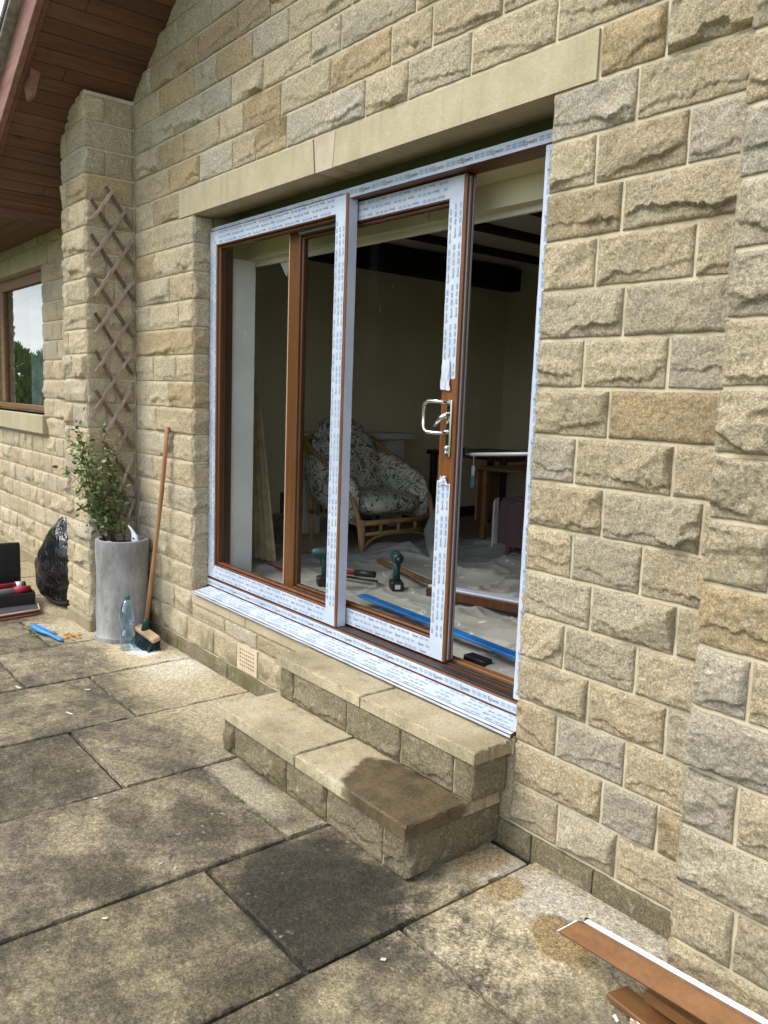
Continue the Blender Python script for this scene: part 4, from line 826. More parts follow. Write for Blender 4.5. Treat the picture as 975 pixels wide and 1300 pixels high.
# lettering stamp
cu = bpy.data.curves.new('lettering', 'FONT'); cu.body = 'Epwin'; cu.size = 1; cu.resolution_u = 2; to = bpy.data.objects.new('lettering', cu)
tm = bpy.data.meshes.new_from_object(to); TV = np.array([v.co[:2] for v in tm.vertices]); TF = [tuple(p.vertices) for p in tm.polygons]
bpy.data.objects.remove(to); bpy.data.curves.remove(cu); bpy.data.meshes.remove(tm); TW = TV[:, 0].max(); TV = TV-np.array((0, 0))
FR = np.random.default_rng(21)
def film(parent, o, eu, ev, L, Wd, rows, m0=0.0, m1=0.0, prnt=True, tskip=1, name='protective_film', mat='film', gaps=(), pitch=.155, inset=.0015):
    """film strip from corner o along eu (length L) with width Wd along ev; m0/m1: mitre cut at the ev side of each end"""
    o, eu, ev = np.array(o, float), np.array(eu, float), np.array(ev, float); en = np.cross(eu, ev)
    mb = MB(); n = max(2, int(L/.03)); ph = FR.random(4)*6
    segs = []; s0 = 0.0
    for g0, g1 in gaps: segs.append((s0, g0)); s0 = g1
    segs.append((s0, L))
    for (s, e) in segs:
        nn = max(2, int((e-s)/.03)); pts = []
        jag = len(gaps) > 0
        for i in range(nn+1):
            for j in range(4):
                w = j/3; a = s+(m0*w if s == 0 else 0)+inset; b = e-(m1*w if e == L else 0)-inset
                u = a+(b-a)*i/nn
                if jag and ((i == 0 and s > 0) or (i == nn and e < L)): u += FR.uniform(-.008, .008)
                hgt = .0012+.0004*math.sin(u*70+ph[0]+w*3)+.0004*math.sin(u*23+ph[1]-w*5)
                pts.append(o+eu*u+ev*(inset+(Wd-2*inset)*w)+en*hgt)
        mb.add(pts, [(i*4+j, (i+1)*4+j, (i+1)*4+j+1, i*4+j+1) for i in range(nn) for j in range(3)])
    f_ = mb.build(name, mat, parent, smooth=True)
    if not prnt: return f_
    mb = MB(); rh = Wd/rows
    for r in range(rows):
        off = FR.uniform(0, pitch) if r else 0.0
        u = .02-off
        while u < L-.02:
            c = rh*(r+.5)
            def ok(a, b): return a > (m0+.004 if m0 else .004) and b < L-(m1+.004 if m1 else .004) and not any(a < g1+.005 and b > g0-.005 for g0, g1 in gaps)
            th_ = rh*.42; tw = TW*th_/.72
            if ok(u, u+tw) and int(round((u+off)/pitch)) % tskip == 0:
                mb.cur = 0; q = TV*(th_/.72); mb.add([o+eu*(u+x)+ev*(c-th_*.45+y)+en*.0024 for x, y in q], TF)
            for (a, b, k) in ((tw+.012, tw+.034, 1), (tw+.042, tw+.062, 1), (tw+.070, tw+.092, 1)):
                if ok(u+a, u+b):
                    mb.cur = 1
                    for sgn in (-.5, .12):
                        y0 = c+sgn*th_*.8; y1 = y0+th_*.34
                        mb.add([o+eu*(u+a)+ev*y0+en*.0024, o+eu*(u+b)+ev*y0+en*.0024, o+eu*(u+b)+ev*y1+en*.0024, o+eu*(u+a)+ev*y1+en*.0024], [(0, 1, 2, 3)])
            u += pitch
    if mb.f: mb.build('film_print', ['ink', 'ink_pale'], parent)
    return f_
FL, FRx, FB, FT = -2.572, -.07, .440, 2.509     # outer frame
YF = .108
def bx(parent, nm, mat, a, b, ch=.003): mb = MB(); mb.box(a, b, ch); return mb.build(nm, mat, parent)
of = bx(door, 'frame_head', 'brown', (FL, YF, FT-.045), (FRx, .235, FT))
film(of, (FL+.004, YF, FT-.045), X, Z, FRx-FL-.008, .045, 1, 0, 0)
lj = bx(door, 'frame_jamb', 'brown', (FL, .150, FB+.05), (FL+.04, .235, FT-.045))
rj = bx(door, 'frame_jamb', 'brown', (FRx-.048, YF+.0005, FB+.05), (FRx, .2345, FT-.045))
film(rj, (FRx-.048, YF+.0005, FB+.052), Z, NX, FT-.045-FB-.056, .048, 1) if False else film(rj, (FRx, YF+.0005, FB+.052), Z, NX, FT-.045-FB-.056, .048, 1)
th_ = bx(door, 'threshold', 'brown', (FL, YF-.016, FB-.022), (FRx, .240, FB+.048))
film(th_, (FL, YF-.016, FB+.004), X, Z, FRx-FL, .040, 1, 0, 0)
bx(door, 'track', 'track', (FL+.045, .106, FB+.0485), (FRx-.05, .150, FB+.054), .001)
bx(door, 'track', 'track', (FL+.045, .180, FB+.0485), (FRx-.05, .200, FB+.058), .001)
bx(door, 'inner_threshold', 'oakx', (FL+.045, .212, FB+.0485), (FRx-.05, .252, FB+.066), .003)
# projecting sill
sv = [(-.024, .407), (-.024, .421), (-.006, .426), (.094, .4415), (.094, .407)]
SXL = -2.50; v = [(SXL, y, z) for y, z in sv]+[(-.004, y, z) for y, z in sv]
sill = mesh('door_sill', v, [(0, 1, 2, 3, 4)[::-1], (5, 6, 7, 8, 9)]+[(i, 5+i, 5+(i+1) % 5, (i+1) % 5) for i in range(5)], 'brown', door)
e1 = np.array((0, .100, .0155)); w_ = np.linalg.norm(e1)
film(sill, (SXL, -.006, .426), X, tuple(e1/w_), -.004-SXL, w_*.90, 4, tskip=3)
e2 = np.array((0, .018, .005)); w2_ = np.linalg.norm(e2); film(sill, (SXL, -.024, .421), X, tuple(e2/w2_), -.004-SXL, w2_, 1, prnt=False)
film(sill, (SXL, -.024, .4085), X, Z, -.004-SXL, .0125, 1, prnt=False)
def sash(nm, x0, x1, z0, z1, yf, dep, w, gaps, stile_mat='oak', left_film=True):
    g = base(nm, ((x0+x1)/2, yf, z0)); g.parent = door; g.location = Vector(g.location)-absloc(door)
    ls = bx(g, 'stile', stile_mat, (x0, yf, z0), (x0+w, yf+dep, z1), .004); rs = bx(g, 'stile', stile_mat, (x1-w, yf, z0), (x1, yf+dep, z1), .004)
    tr = bx(g, 'rail', 'brown', (x0+w, yf+.0005, z1-w), (x1-w, yf+dep-.0005, z1), .003); br = bx(g, 'rail', 'brown', (x0+w, yf+.0005, z0), (x1-w, yf+dep-.0005, z0+w), .003)
    b = .014                                                     # glazing bead round the glass
    for a, c in (((x0+w, yf+.012, z0+w), (x0+w+b, yf+dep-.008, z1-w)), ((x1-w-b, yf+.012, z0+w), (x1-w, yf+dep-.008, z1-w)), ((x0+w+b, yf+.0125, z0+w), (x1-w-b, yf+dep-.0085, z0+w+b)), ((x0+w+b, yf+.0125, z1-w-b), (x1-w-b, yf+dep-.0085, z1-w))): bx(g, 'glazing_bead', 'brown', a, c, .005)
    mesh('pane', [(x0+w+.003, yf+.028, z0+w+.003), (x1-w-.003, yf+.028, z0+w+.003), (x1-w-.003, yf+.028, z1-w-.003), (x0+w+.003, yf+.028, z1-w-.003)], [(0, 1, 2, 3)], 'glass', g)
    e = .006; fw_ = w-.010
    L = x1-x0-2*e
    film(g, (x0+e, yf, z0+.004), X, Z, L, fw_, 3, fw_, fw_); film(g, (x1-e, yf, z1-.004), NX, (0, 0, -1), L, fw_, 3, fw_, fw_)
    H = z1-z0-.008
    if left_film: film(g, (x0+e, yf, z1-.004), (0, 0, -1), X, H, fw_, 3, fw_, fw_)
    film(g, (x1-e-.006, yf, z0+.004), Z, NX, H, fw_, 3, fw_, fw_, gaps=gaps)
    return g
s1 = sash('fixed_sash', -2.560, -1.238, .490, 2.487, .098, .058, .088, ())
film(s1, (-1.238, .102, .494), Z, Y, 1.988, .050, 1, prnt=False, name='plain_film', mat='film_plain') if False else film(s1, (-1.238, .153, .494), Z, (0, -1, 0), 1.988, .050, 1, prnt=False, name='plain_film', mat='film_plain')
s2 = sash('sliding_sash', -1.815, -.553, .497, 2.462, .163, .052, .092, ((.755, 1.165),), left_film=False)
bx(s2, 'edge_gasket', 'gasket', (-.553, .176, .51), (-.545, .186, 2.45), .001); bx(s2, 'edge_gasket', 'aluminium', (-.5525, .198, .51), (-.5465, .206, 2.45), .001)
# white reinforcing liner seen inside the fixed sash beside sliding stile
bx(s2, 'interlock_strip', 'pale_trim', (-1.8225, .1635, .51), (-1.8155, .172, 2.45), .001)
# peeled scraps of film round the handle
def scrap(x, z, w, h, sd_):
    r = np.random.default_rng(sd_); v = []; f = []
    for i in range(7):
        for j in range(5): v.append((x+(i/6-.5)*w*(1-.35*(j/4))+r.normal(0, .0025), .160-abs(r.normal(0, .004))-.003, z+(j/4-.5)*h+r.normal(0, .003)))
    for i in range(6):
        for j in range(4): f.append((i*5+j, (i+1)*5+j, (i+1)*5+j+1, i*5+j+1))
    mesh('film_scrap', v, f, 'film_plain', s2)
scrap(-.615, 1.69, .055, .12, 1); scrap(-.60, 1.262, .05, .04, 2)
# handle: back plate, lever, cylinder and D pull
HX = -.585
h = bx(s2, 'handle_plate', 'steel', (HX-.014, .152, 1.36), (HX+.014, .1625, 1.59), .005)
mb = MB(); q = [(HX, .152, 1.575), (HX-.003, .118, 1.581), (HX-.025, .108, 1.582), (HX-.072, .106, 1.582), (HX-.093, .106, 1.571), (HX-.099, .106, 1.55), (HX-.099, .106, 1.488), (HX-.092, .106, 1.466), (HX-.072, .106, 1.456), (HX-.025, .108, 1.456), (HX-.003, .118, 1.457), (HX, .152, 1.462)]
mb.tube(q, .0075, 10); mb.build('pull_handle', 'steel', s2, True)
mb = MB(); mb.tube([(HX, .152, 1.53), (HX-.002, .136, 1.527), (HX-.015, .130, 1.518), (HX-.055, .126, 1.482)], [.012, .012, .011, .007], 10); mb.build('lever', 'steel', s2, True)
mb = MB(); mb.tube([(HX, .153, 1.395), (HX, .142, 1.395)], .010, 10); mb.tube([(HX, .153, 1.377), (HX, .143, 1.377)], .007, 8); mb.build('lock_cylinder', 'steel', s2, True)
kt = base('key_bunch', (-.50, .225, 1.2), 'bunch of keys and tags hanging from the inside lock', 'keys')
mb = MB(); mb.tube([(-.538, .215, 1.375), (-.538, .245, 1.375), (-.523, .25, 1.36)], .004, 6); mb.box((-.533, .245, 1.325), (-.521, .250, 1.365), .001); mb.build('keys', 'steel', kt)
mb = MB(); mb.box((-.535, .247, 1.285), (-.517, .252, 1.325), .003); mb.build('tag', 'gasket', kt)
mb = MB(); mb.box((-.537, .246, 1.235), (-.517, .253, 1.285), .004); mb.build('tag', 'sack_print', kt)
bx(s2, 'inside_lock', 'black', (-.57, .2155, 1.36), (-.535, .219, 1.40), .002)
bx(door, 'frame_packer', 'brown', (FRx+.0005, .128, FB+.0), (-.0035, .232, FT), .002)
bx(door, 'sealant_bead', 'gasket', (FL-.002, .10, FB+.05), (FL+.004, .149, FT-.05), .001)

# ================================================================ STEPS
st = base('door_steps', (-.68, -.24, 0), 'two stone steps leading up to the patio door', 'steps')
def slabbox(nm, a, b, mat): 
    NS[0] += 1; return rough_slab(nm, a, b, mat, st, None, .013, .0042, NS[0])
slabbox('tread_slab', (-1.324, -.478, .156), (-.704, -.022, .203), 'step'); slabbox('tread_slab', (-.698, -.478, .156), (-.034, -.022, .203), 'step')
slabbox('tread_slab', (-1.290, -.204, .352), (-.652, -.006, .398), 'step'); slabbox('tread_slab', (-.646, -.204, .352), (-.004, -.006, .398), 'step')
bx(st, 'mortar_core', 'mortar', (-1.296, -.452, .0), (-.054, -.02, .155), 0); bx(st, 'mortar_core', 'mortar', (-1.262, -.184, .2045), (-.030, -.02, .351), 0)
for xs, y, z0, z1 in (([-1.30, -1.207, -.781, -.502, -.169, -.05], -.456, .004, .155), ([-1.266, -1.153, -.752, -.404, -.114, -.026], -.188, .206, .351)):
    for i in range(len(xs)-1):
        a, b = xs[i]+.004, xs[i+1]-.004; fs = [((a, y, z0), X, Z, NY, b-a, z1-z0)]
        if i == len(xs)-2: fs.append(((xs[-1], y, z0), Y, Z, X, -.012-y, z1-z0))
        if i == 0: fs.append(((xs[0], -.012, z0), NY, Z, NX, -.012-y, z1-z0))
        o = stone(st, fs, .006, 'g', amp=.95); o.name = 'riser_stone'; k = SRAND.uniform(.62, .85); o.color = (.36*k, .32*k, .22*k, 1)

# ================================================================ THINGS ON THE PATIO
# trellis
TL = [((-0.288, 2.603), (-0.16, 2.796)), ((-0.287, 2.379), (-0.068, 2.708)), ((-0.28, 2.145), (-0.041, 2.509)), ((-0.279, 1.924), (-0.034, 2.269)), ((-0.278, 1.683), (-0.035, 2.052)), ((-0.285, 1.447), (-0.046, 1.814)), ((-0.231, 1.282), (-0.057, 1.582)), ((-0.186, 1.105), (-0.063, 1.348)), ((-0.154, 0.886), (-0.045, 1.149)), ((-0.083, 0.738), (-0.033, 0.871))]
TD = [((-0.2, 2.816), (-0.032, 2.592)), ((-0.291, 2.723), (-0.034, 2.378)), ((-0.294, 2.518), (-0.02, 2.145)), ((-0.279, 2.259), (-0.031, 1.916)), ((-0.277, 2.049), (-0.042, 1.685)), ((-0.276, 1.817), (-0.057, 1.441)), ((-0.279, 1.574), (-0.036, 1.205)), ((-0.227, 1.244), (-0.037, 0.976)), ((-0.154, 1.008), (-0.029, 0.762))]
tr_ = base('trellis', (-3.35, -.16, .65), 'expanding diamond trellis of weathered wood on the pier', 'trellis')
for lst, x in ((TL, -3.345), (TD, -3.357)):
    for (y0, z0), (y1, z1) in lst:
        a, b = Vector((x, y0, z0)), Vector((x, y1, z1)); t = (b-a).normalized(); s_ = Vector((1, 0, 0)); n_ = t.cross(s_); xf_ = frame_at(a, t, s_, n_)
        mb = MB(); mb.box((0, -.0055, -.010), ((b-a).length, .0055, .010), .0015, xf_); mb.build('slat', 'grey_wood' if lst is TL else 'dark_slat', tr_)  # back layer of slats gets a darker wood tone
mb = MB(); mb.box((-3.338, -.024, .56), (-3.316, -.004, 1.01), .002); mb.build('stake', 'grey_wood', tr_)
# planter
PX, PY, PH, PRD = -3.185, -.182, .645, .163
pl = base('planter', (PX, PY, 0), 'tall grey cement cylinder planter in the corner by the pier', 'planter')
prof = [(PRD+.012, 0), (PRD+.013, .028), (PRD+.004, .036), (PRD-.001, .05)]+[(PRD-.001+.0035*math.sin(i*.8), .05+i*(PH-.08)/10) for i in range(1, 11)]+[(PRD+.002, PH-.02), (PRD, PH-.003), (PRD-.006, PH), (PRD-.022, PH), (PRD-.027, PH-.005), (PRD-.027, PH-.05)]
mb = MB(); mb.lathe(prof, (PX, PY, 0), 48, True, False); autosmooth(mb.build('pot', 'planter', pl), 35)
mb = MB(); mb.lathe([(.0005, PH-.03), (.06, PH-.025), (.11, PH-.034), (PRD-.026, PH-.045)], (PX, PY, 0), 24, False, False); mb.build('compost', 'soil', pl, True)
# climbing plant
cp = base('climbing_rose', (PX, PY, PH-.03), 'straggly leafy climbing plant growing out of the grey planter', 'plant')
rr = random.Random(4); mb = MB(); tips = []
for i in range(17):
    a0 = Vector((PX-.05+rr.uniform(-.07, .07), PY-.02+rr.uniform(-.07, .06), PH-.04))
    end = Vector((PX-.18+rr.gauss(0, .06), PY-.06+rr.gauss(-.06, .09), rr.uniform(.85, 1.30)))
    if i % 3 == 0: end = Vector((PX-.14+rr.uniform(-.05, .1), PY-.26+rr.uniform(-.10, .05), rr.uniform(1.05, 1.36)))
    mid = (a0+end)/2+Vector((rr.uniform(0, .10), rr.uniform(-.08, .08), .05))
    pts = arc([a0, mid, end], 8); mb.tube(pts, [.004-.0003*k for k in range(9)], 5); tips.append(pts)
mb.build('stems', 'stem', cp, True)
def leafset(name, mat, n, seed, size, tipsel, dens=.05):
    r = random.Random(seed); mb = MB()
    for _ in range(n):
        pts = r.choice(tips); t = r.choice(pts[2:]) if tipsel == 0 else r.choice(pts[-3:]); c = t+Vector((r.gauss(0, dens), r.gauss(0, dens), r.gauss(0, dens)))
        if c.x < PL+.03 and c.y > -PD-.03: c.x = PL+.03+r.random()*.05
        d = Vector((r.gauss(0, 1), r.gauss(0, 1), r.gauss(-.2, .6))).normalized(); w = d.orthogonal().normalized(); w = (Matrix.Rotation(r.uniform(0, 6.3), 3, d) @ w); l = size*r.uniform(.6, 1.3); nn = d.cross(w)
        p = [c, c+d*l*.35+w*l*.28+nn*l*.06, c+d*l*.75+w*l*.22+nn*l*.03, c+d*l, c+d*l*.75-w*l*.22+nn*l*.03, c+d*l*.35-w*l*.28+nn*l*.06, c+d*l*.5-nn*l*.03]
        mb.add(p, [(0, 1, 6), (1, 2, 6), (2, 3, 6), (3, 4, 6), (4, 5, 6), (5, 0, 6)])
    return mb.build(name, mat, cp)
leafset('foliage', 'leaf', 620, 1, .036, 0, .027); leafset('pale_foliage', 'leaf_y', 260, 2, .032, 1, .045)
# white rag and spray nozzle stuck in the planter
sb_ = base('seed_packet', (-3.10, -.13, PH-.03), 'white printed plant sachet poking out of the planter', 'sachet')
v = []; f = []
for j, (z, w, lean) in enumerate(((0, .035, 0), (.04, .038, -.002), (.075, .030, -.01), (.10, .018, -.03), (.125, .012, -.06), (.135, .004, -.075))):
    for k in range(10): a = k*math.pi/5; v.append((-3.10+lean*.6+w*math.cos(a), -.13+lean*.4+w*.55*math.sin(a), PH-.045+z))
for j in range(5):
    for k in range(10): f.append((j*10+k, j*10+(k+1) % 10, (j+1)*10+(k+1) % 10, (j+1)*10+k))
mesh('sachet', v, f, 'bright_bit', sb_, smooth=True)
mb = MB(); 
for z in (.03, .055): mb.tube([(-3.072, -.15, PH-.045+z), (-3.082, -.152, PH-.04+z), (-3.09, -.151, PH-.045+z)], .004, 5)
mb.build('print', 'sack_print', sb_)
for i, (x, y, s_) in enumerate(((-3.11, -.24, .026), (-3.16, -.275, .022))):
    mb = MB(); r = random.Random(i+9)
    pp = [Vector((x+s_*r.uniform(-1.5, 1.5), y+s_*r.uniform(-1, 1), PH-.035+r.uniform(0, .03))) for _ in range(10)]
    bm = bmesh.new(); [bm.verts.new(p) for p in pp]; bmesh.ops.convex_hull(bm, input=bm.verts[:]); bm.verts.index_update()
    loose = [q for q in bm.verts if not q.link_faces]; [bm.verts.remove(q) for q in loose]; me = bpy.data.meshes.new('paper_scrap'); bm.to_mesh(me); bm.free(); tag(link('paper_scrap', me, 'chip'), 'crumpled pale paper scrap on the planter compost', 'paper', 'paper scraps in the planter')
# dark plant pot fragment behind the planter
mb = MB(); mb.box((-3.385+.012, -.36, .60), (-3.33, -.30, .66), .01); 
# water bottle
bp_ = base('water_bottle', (-2.913, -.26, 0), 'clear plastic water bottle with a green cap standing on the paving', 'bottle')
prof = [(.030, .002), (.043, .006), (.046, .02), (.043, .035), (.046, .05), (.043, .066), (.046, .082), (.044, .10), (.036, .125), (.034, .135), (.040, .155), (.046, .175), (.047, .205), (.046, .235), (.041, .262), (.030, .290), (.018, .306), (.014, .312), (.014, .322)]
mb = MB(); mb.lathe(prof, (-2.913, -.26, 0), 28, True, True); mb.build('bottle_body', 'bottle', bp_, True)
mb = MB(); mb.lathe([(.0165, .314), (.0165, .336), (.015, .338)], (-2.913, -.26, 0), 20, True, True); mb.build('cap', 'green_cap', bp_, False)
v = []; f = []
for k in range(15):
    a = -math.pi*.95+k*.13; v += [(-2.913+.0478*math.cos(a), -.26+.0478*math.sin(a), .19), (-2.913+.0478*math.cos(a), -.26+.0478*math.sin(a), .238)]
f = [(2*k, 2*k+2, 2*k+3, 2*k+1) for k in range(7)]; mesh('label', v, f, 'leaf_label', bp_); 
f2 = [(2*k, 2*k+2, 2*k+3, 2*k+1) for k in range(8, 14)]; mesh('label', v, f2, 'bottle', bp_)
# broom
br_ = base('broom', (-2.92, -.13, 0), 'yard broom with a wooden pole leaning on the stone wall', 'broom')
mb = MB(); mb.tube([(-2.935, -.135, .115), (-2.90, -.10, .5), (-2.86, -.062, .95), (-2.825, -.038, 1.37)], .0135, 10); mb.build('pole', 'stick', br_, True)
mb = MB(); mb.tube([(-2.937, -.137, .095), (-2.932, -.132, .15), (-2.929, -.129, .17)], [.026, .021, .018], 10); mb.build('socket', 'broom_green', br_, True)
hx = Vector((.97, .06, -.10)).normalized(); hy = Vector((-.05, .93, .3)).normalized(); hz = hx.cross(hy).normalized(); hy = hz.cross(hx)
xf_ = frame_at(Vector((-2.937, -.137, .085)), hx, hy, hz); mb = MB(); mb.box((-.155, -.028, -.018), (.155, .028, .018), .008, xf_); mb.build('head_block', 'brush_wood', br_)
mb = MB(); r = random.Random(3)
for i in range(26):
    for j in range(5):
        a = xf_ @ Vector((-.148+i*.0118, -.022+j*.011, -.016)); e = Vector((a.x+.012*(i-13)/13+r.gauss(.01, .004), a.y-.025+(j-2)*.010+r.gauss(0, .004), .002+r.random()*.006)); mb.tube([a, (a+e)/2+Vector((0, -.004, 0)), e], [.0042, .0048, .005], 4, False)
mb.build('bristles', 'bristle', br_)
# hand brush
hb = base('hand_brush', (-3.42, -.6, 0), 'blue plastic hand brush with pale bristles on the paving', 'brush')
a, b = Vector((-3.60, -.625, .035)), Vector((-3.24, -.545, .016)); t = (b-a).normalized(); s_ = Vector((t.y, -t.x, 0)); 
v = []; f = []
for i, (u, w, hgt) in enumerate(((0, .012, .014), (.02, .024, .018), (.09, .027, .018), (.16, .024, .017), (.19, .014, .014), (.25, .012, .012), (.33, .016, .012), (.365, .010, .008))):
    c = a+t*u
    for k in range(8): q = k*math.pi/4; v.append((c+s_*(w*math.cos(q))+UPV*(hgt*math.sin(q)*.8))[:])
for i in range(7):
    for k in range(8): f.append((i*8+k, i*8+(k+1) % 8, (i+1)*8+(k+1) % 8, (i+1)*8+k))
f += [tuple(range(8))[::-1], tuple(56+k for k in range(8))]; mesh('handle', v, f, 'blue_brush', hb, smooth=True)
mb = MB()
for i in range(22):
    for j in range(6): c = a+t*(.012+i*.0075)-s_*(.012+j*.0075); mb.tube([c+UPV*(.002), c-s_*(.022+r.random()*.006)+UPV*(r.uniform(-.012, .012)-.01)], [.0032, .0036], 4, False)
mb.build('bristles', 'bristle_w', hb)
# rubbish bag
gb = None
rng = np.random.default_rng(8); n1, n2 = 60, 72; v = []; cx, cy = -4.27, -.205
Uq, Vq = np.meshgrid(np.linspace(0, 1, n1), np.linspace(0, 1, n2), indexing='ij')
nzs = vn(rng, 7, 10, Uq, Vq); nzs2 = vn(rng, 16, 22, Uq, Vq); fold = 1-np.abs(vn(rng, 5, 16, Uq, Vq))
for i in range(n1):
    t = i/(n1-1); zz = .66*t; R_ = np.interp(t, [0, .03, .10, .25, .42, .6, .78, .90, .96, 1], [.02, .17, .235, .265, .255, .215, .15, .085, .05, .02])
    ox = .27*max(0, t-.25)**1.15
    for j in range(n2):
        a = 2*math.pi*j/n2; wq = (1-abs(2*j/n2-1)) ; k_ = R_*(1+.07*nzs[i, j]+.018*nzs2[i, j]-.07*fold[i, j]**4)
        x = cx+ox+k_*math.cos(a)*1.38; y = cy+k_*math.sin(a)*.66-.05*t
        x = min(x, -3.835+.0*t) if y > -PD-.02 else x; y = min(y, -.032)
        v.append((x, y, max(.003, zz+.012*nzs[i, j]*(t > .05))))
f = [(i*n2+j, i*n2+(j+1) % n2, (i+1)*n2+(j+1) % n2, (i+1)*n2+j) for i in range(n1-1) for j in range(n2)]
for j in range(n2): v[(n1-1)*n2+j] = v[(n1-1)*n2+j]
f.append(tuple(range(n2))[::-1]); f.append(tuple((n1-1)*n2+j for j in range(n2)))
tag(mesh('rubbish_bag', v, f, 'bag', smooth=True), 'full black plastic rubbish bag slumped beside the stone pier', 'bag')
# tool case
tc_ = base('tool_case', (-4.36, -.7, 0), 'open black plastic tool case with ribbed lid standing up', 'tool case')
def bxp(par, nm, mat, a, b, ch=.004): mb = MB(); mb.box(a, b, ch); return mb.build(nm, mat, par)
x0, x1, y0, y1 = -4.52, -4.18, -1.05, -.435
bxp(tc_, 'tray_floor', 'black', (x0, y0, .004), (x1, y1, .014)); bxp(tc_, 'tray_wall', 'black', (x1-.012, y0, .0145), (x1, y1, .115)); bxp(tc_, 'tray_wall', 'black', (x0, y1-.012, .0145), (x1-.0125, y1, .125)); bxp(tc_, 'tray_wall', 'black', (x0, y0, .0145), (x1-.0125, y0+.012, .115)); bxp(tc_, 'tray_wall', 'black', (x0, y0+.0125, .0145), (x0+.012, y1-.0125, .115))
lidp = bxp(tc_, 'lid', 'black', (x0-.035, y0, .1), (x0-.012, y1, .425), .015)
for z in (.17, .215, .25, .29, .35): bxp(tc_, 'lid_rib', 'black', (x0-.0115, y0+.02, z), (x0-.003, y1-.015, z+.008), .002)
for y in (-.95, -.8, -.65, -.55): bxp(tc_, 'lid_rib', 'black', (x0-.0115, y, .12), (x0-.005, y+.007, .40), .001)
rd = base('multi_tool', (-4.3, -.65, .12), 'red and grey power tool lying across the open tool case', 'tool')
mb = MB(); mb.tube([(-4.36, -1.0, .125), (-4.36, -.52, .135)], .028, 10); mb.build('red_body', 'red', rd, True)
mb = MB(); mb.tube([(-4.36, -.52, .135), (-4.36, -.485, .136)], .031, 10); mb.build('white_collar', 'white', rd, True)
mb = MB(); mb.tube([(-4.36, -.485, .136), (-4.36, -.455, .137)], .028, 10); mb.build('green_end', 'broom_green', rd, True)
rg = base('sealant_gun', (-4.24, -.6, .11), 'grey and red sealant gun lying on the tool case edge', 'tool')
mb = MB(); mb.tube([(-4.235, -1.0, .115), (-4.25, -.56, .125)], .024, 10); mb.build('barrel', 'aluminium', rg, True)
mb = MB(); mb.tube([(-4.25, -.56, .125), (-4.255, -.45, .130)], [.03, .024], 10); mb.build('red_nose', 'red', rg, True)
cl = base('case_lid', (-4.06, -.7, 0), 'flat grey tray lid with orange trim lying in front of the tool case', 'lid')
out_ = [(-4.17, -1.1), (-3.985, -1.1), (-3.955, -.75), (-3.975, -.60), (-3.99, -.47), (-4.16, -.43), (-4.17, -.5)]
v = [(x, y, .006) for x, y in out_]+[(x, y, .034) for x, y in out_]; n = len(out_)
mesh('panel', v, [tuple(range(n)), tuple(range(n, 2*n))[::-1]]+[(i, n+i, n+(i+1) % n, (i+1) % n) for i in range(n)], 'lid', cl)
for z, m_ in ((.036, 'pale_trim'), (.008, 'orange')):
    mb = MB(); mb.tube([(x+.004, y+.004, z) for x, y in out_[1:6]], .0062, 6); mb.build('trim', m_, cl, True)
# oak trim lengths by the pier
def prof_board():
    r = base('oak_trim_board', (.75, -.36, .1), 'new oak foil trim board with a white edge propped by the pier', 'trim')
    TL_, TR_, BL_, BR_ = Vector((.55, -.308, .14)), Vector((1.25, -.506, .325)), Vector((.497, -.348, .085)), Vector((1.2, -.56, .27))
    L = (TR_-TL_).length; t = (TR_-TL_).normalized(); dn_ = (BL_-TL_); dn_ = (dn_-t*dn_.dot(t)).normalized(); n_ = t.cross(dn_)
    if n_.y > 0: n_ = -n_
    Wd = ((BL_-TL_)-t*(BL_-TL_).dot(t)).length; cut = (BL_-TL_).dot(t)
    def q(u, w, h): return (TL_+t*(u+cut*w)+dn_*(w*Wd)+n_*h)[:]
    def plate(nm, mt, u0, w0, w1, h0, h1):
        v = [q(u0, w0, h0), q(L, w0, h0), q(L, w1, h0), q(u0, w1, h0), q(u0, w0, h1), q(L, w0, h1), q(L, w1, h1), q(u0, w1, h1)]
        return mesh(nm, v, [(0, 3, 2, 1), (4, 5, 6, 7), (0, 1, 5, 4), (1, 2, 6, 5), (2, 3, 7, 6), (3, 0, 4, 7)], mt, r)
    plate('oak_face', 'oakx', 0, .24, 1.0, -.010, .002)
    v = [q(0, .085, -.010), q(L, .085, -.010), q(L, .235, .002), q(0, .235, .002), q(0, .085, -.016), q(L, .085, -.016), q(L, .235, -.010), q(0, .235, -.010)]
    mesh('oak_bevel', v, [(0, 3, 2, 1), (4, 5, 6, 7), (0, 1, 5, 4), (1, 2, 6, 5), (2, 3, 7, 6), (3, 0, 4, 7)], 'oakx', r)
    plate('white_edge', 'white', .004, -.10, .08, -.022, -.010)
    plate('white_back', 'white', .004, .08, .98, -.022, -.0165) if False else None
    v = [q(-.001, .24, .0025), q(.004, .24, .0025), q(.004, 1.0, .0025), q(-.001, 1.0, .0025), q(-.001, .24, -.0105), q(-.001, 1.0, -.0105)]
    mesh('cut_end', v, [(0, 1, 2, 3), (0, 3, 5, 4)], 'white', r)
    mb = MB(); p_ = Vector(q(-.004, -.06, -.016)); mb.box((p_.x-.006, p_.y-.006, p_.z-.006), (p_.x+.006, p_.y+.006, p_.z+.006), .002); mb.build('end_nub', 'black', r)
prof_board()
off = []
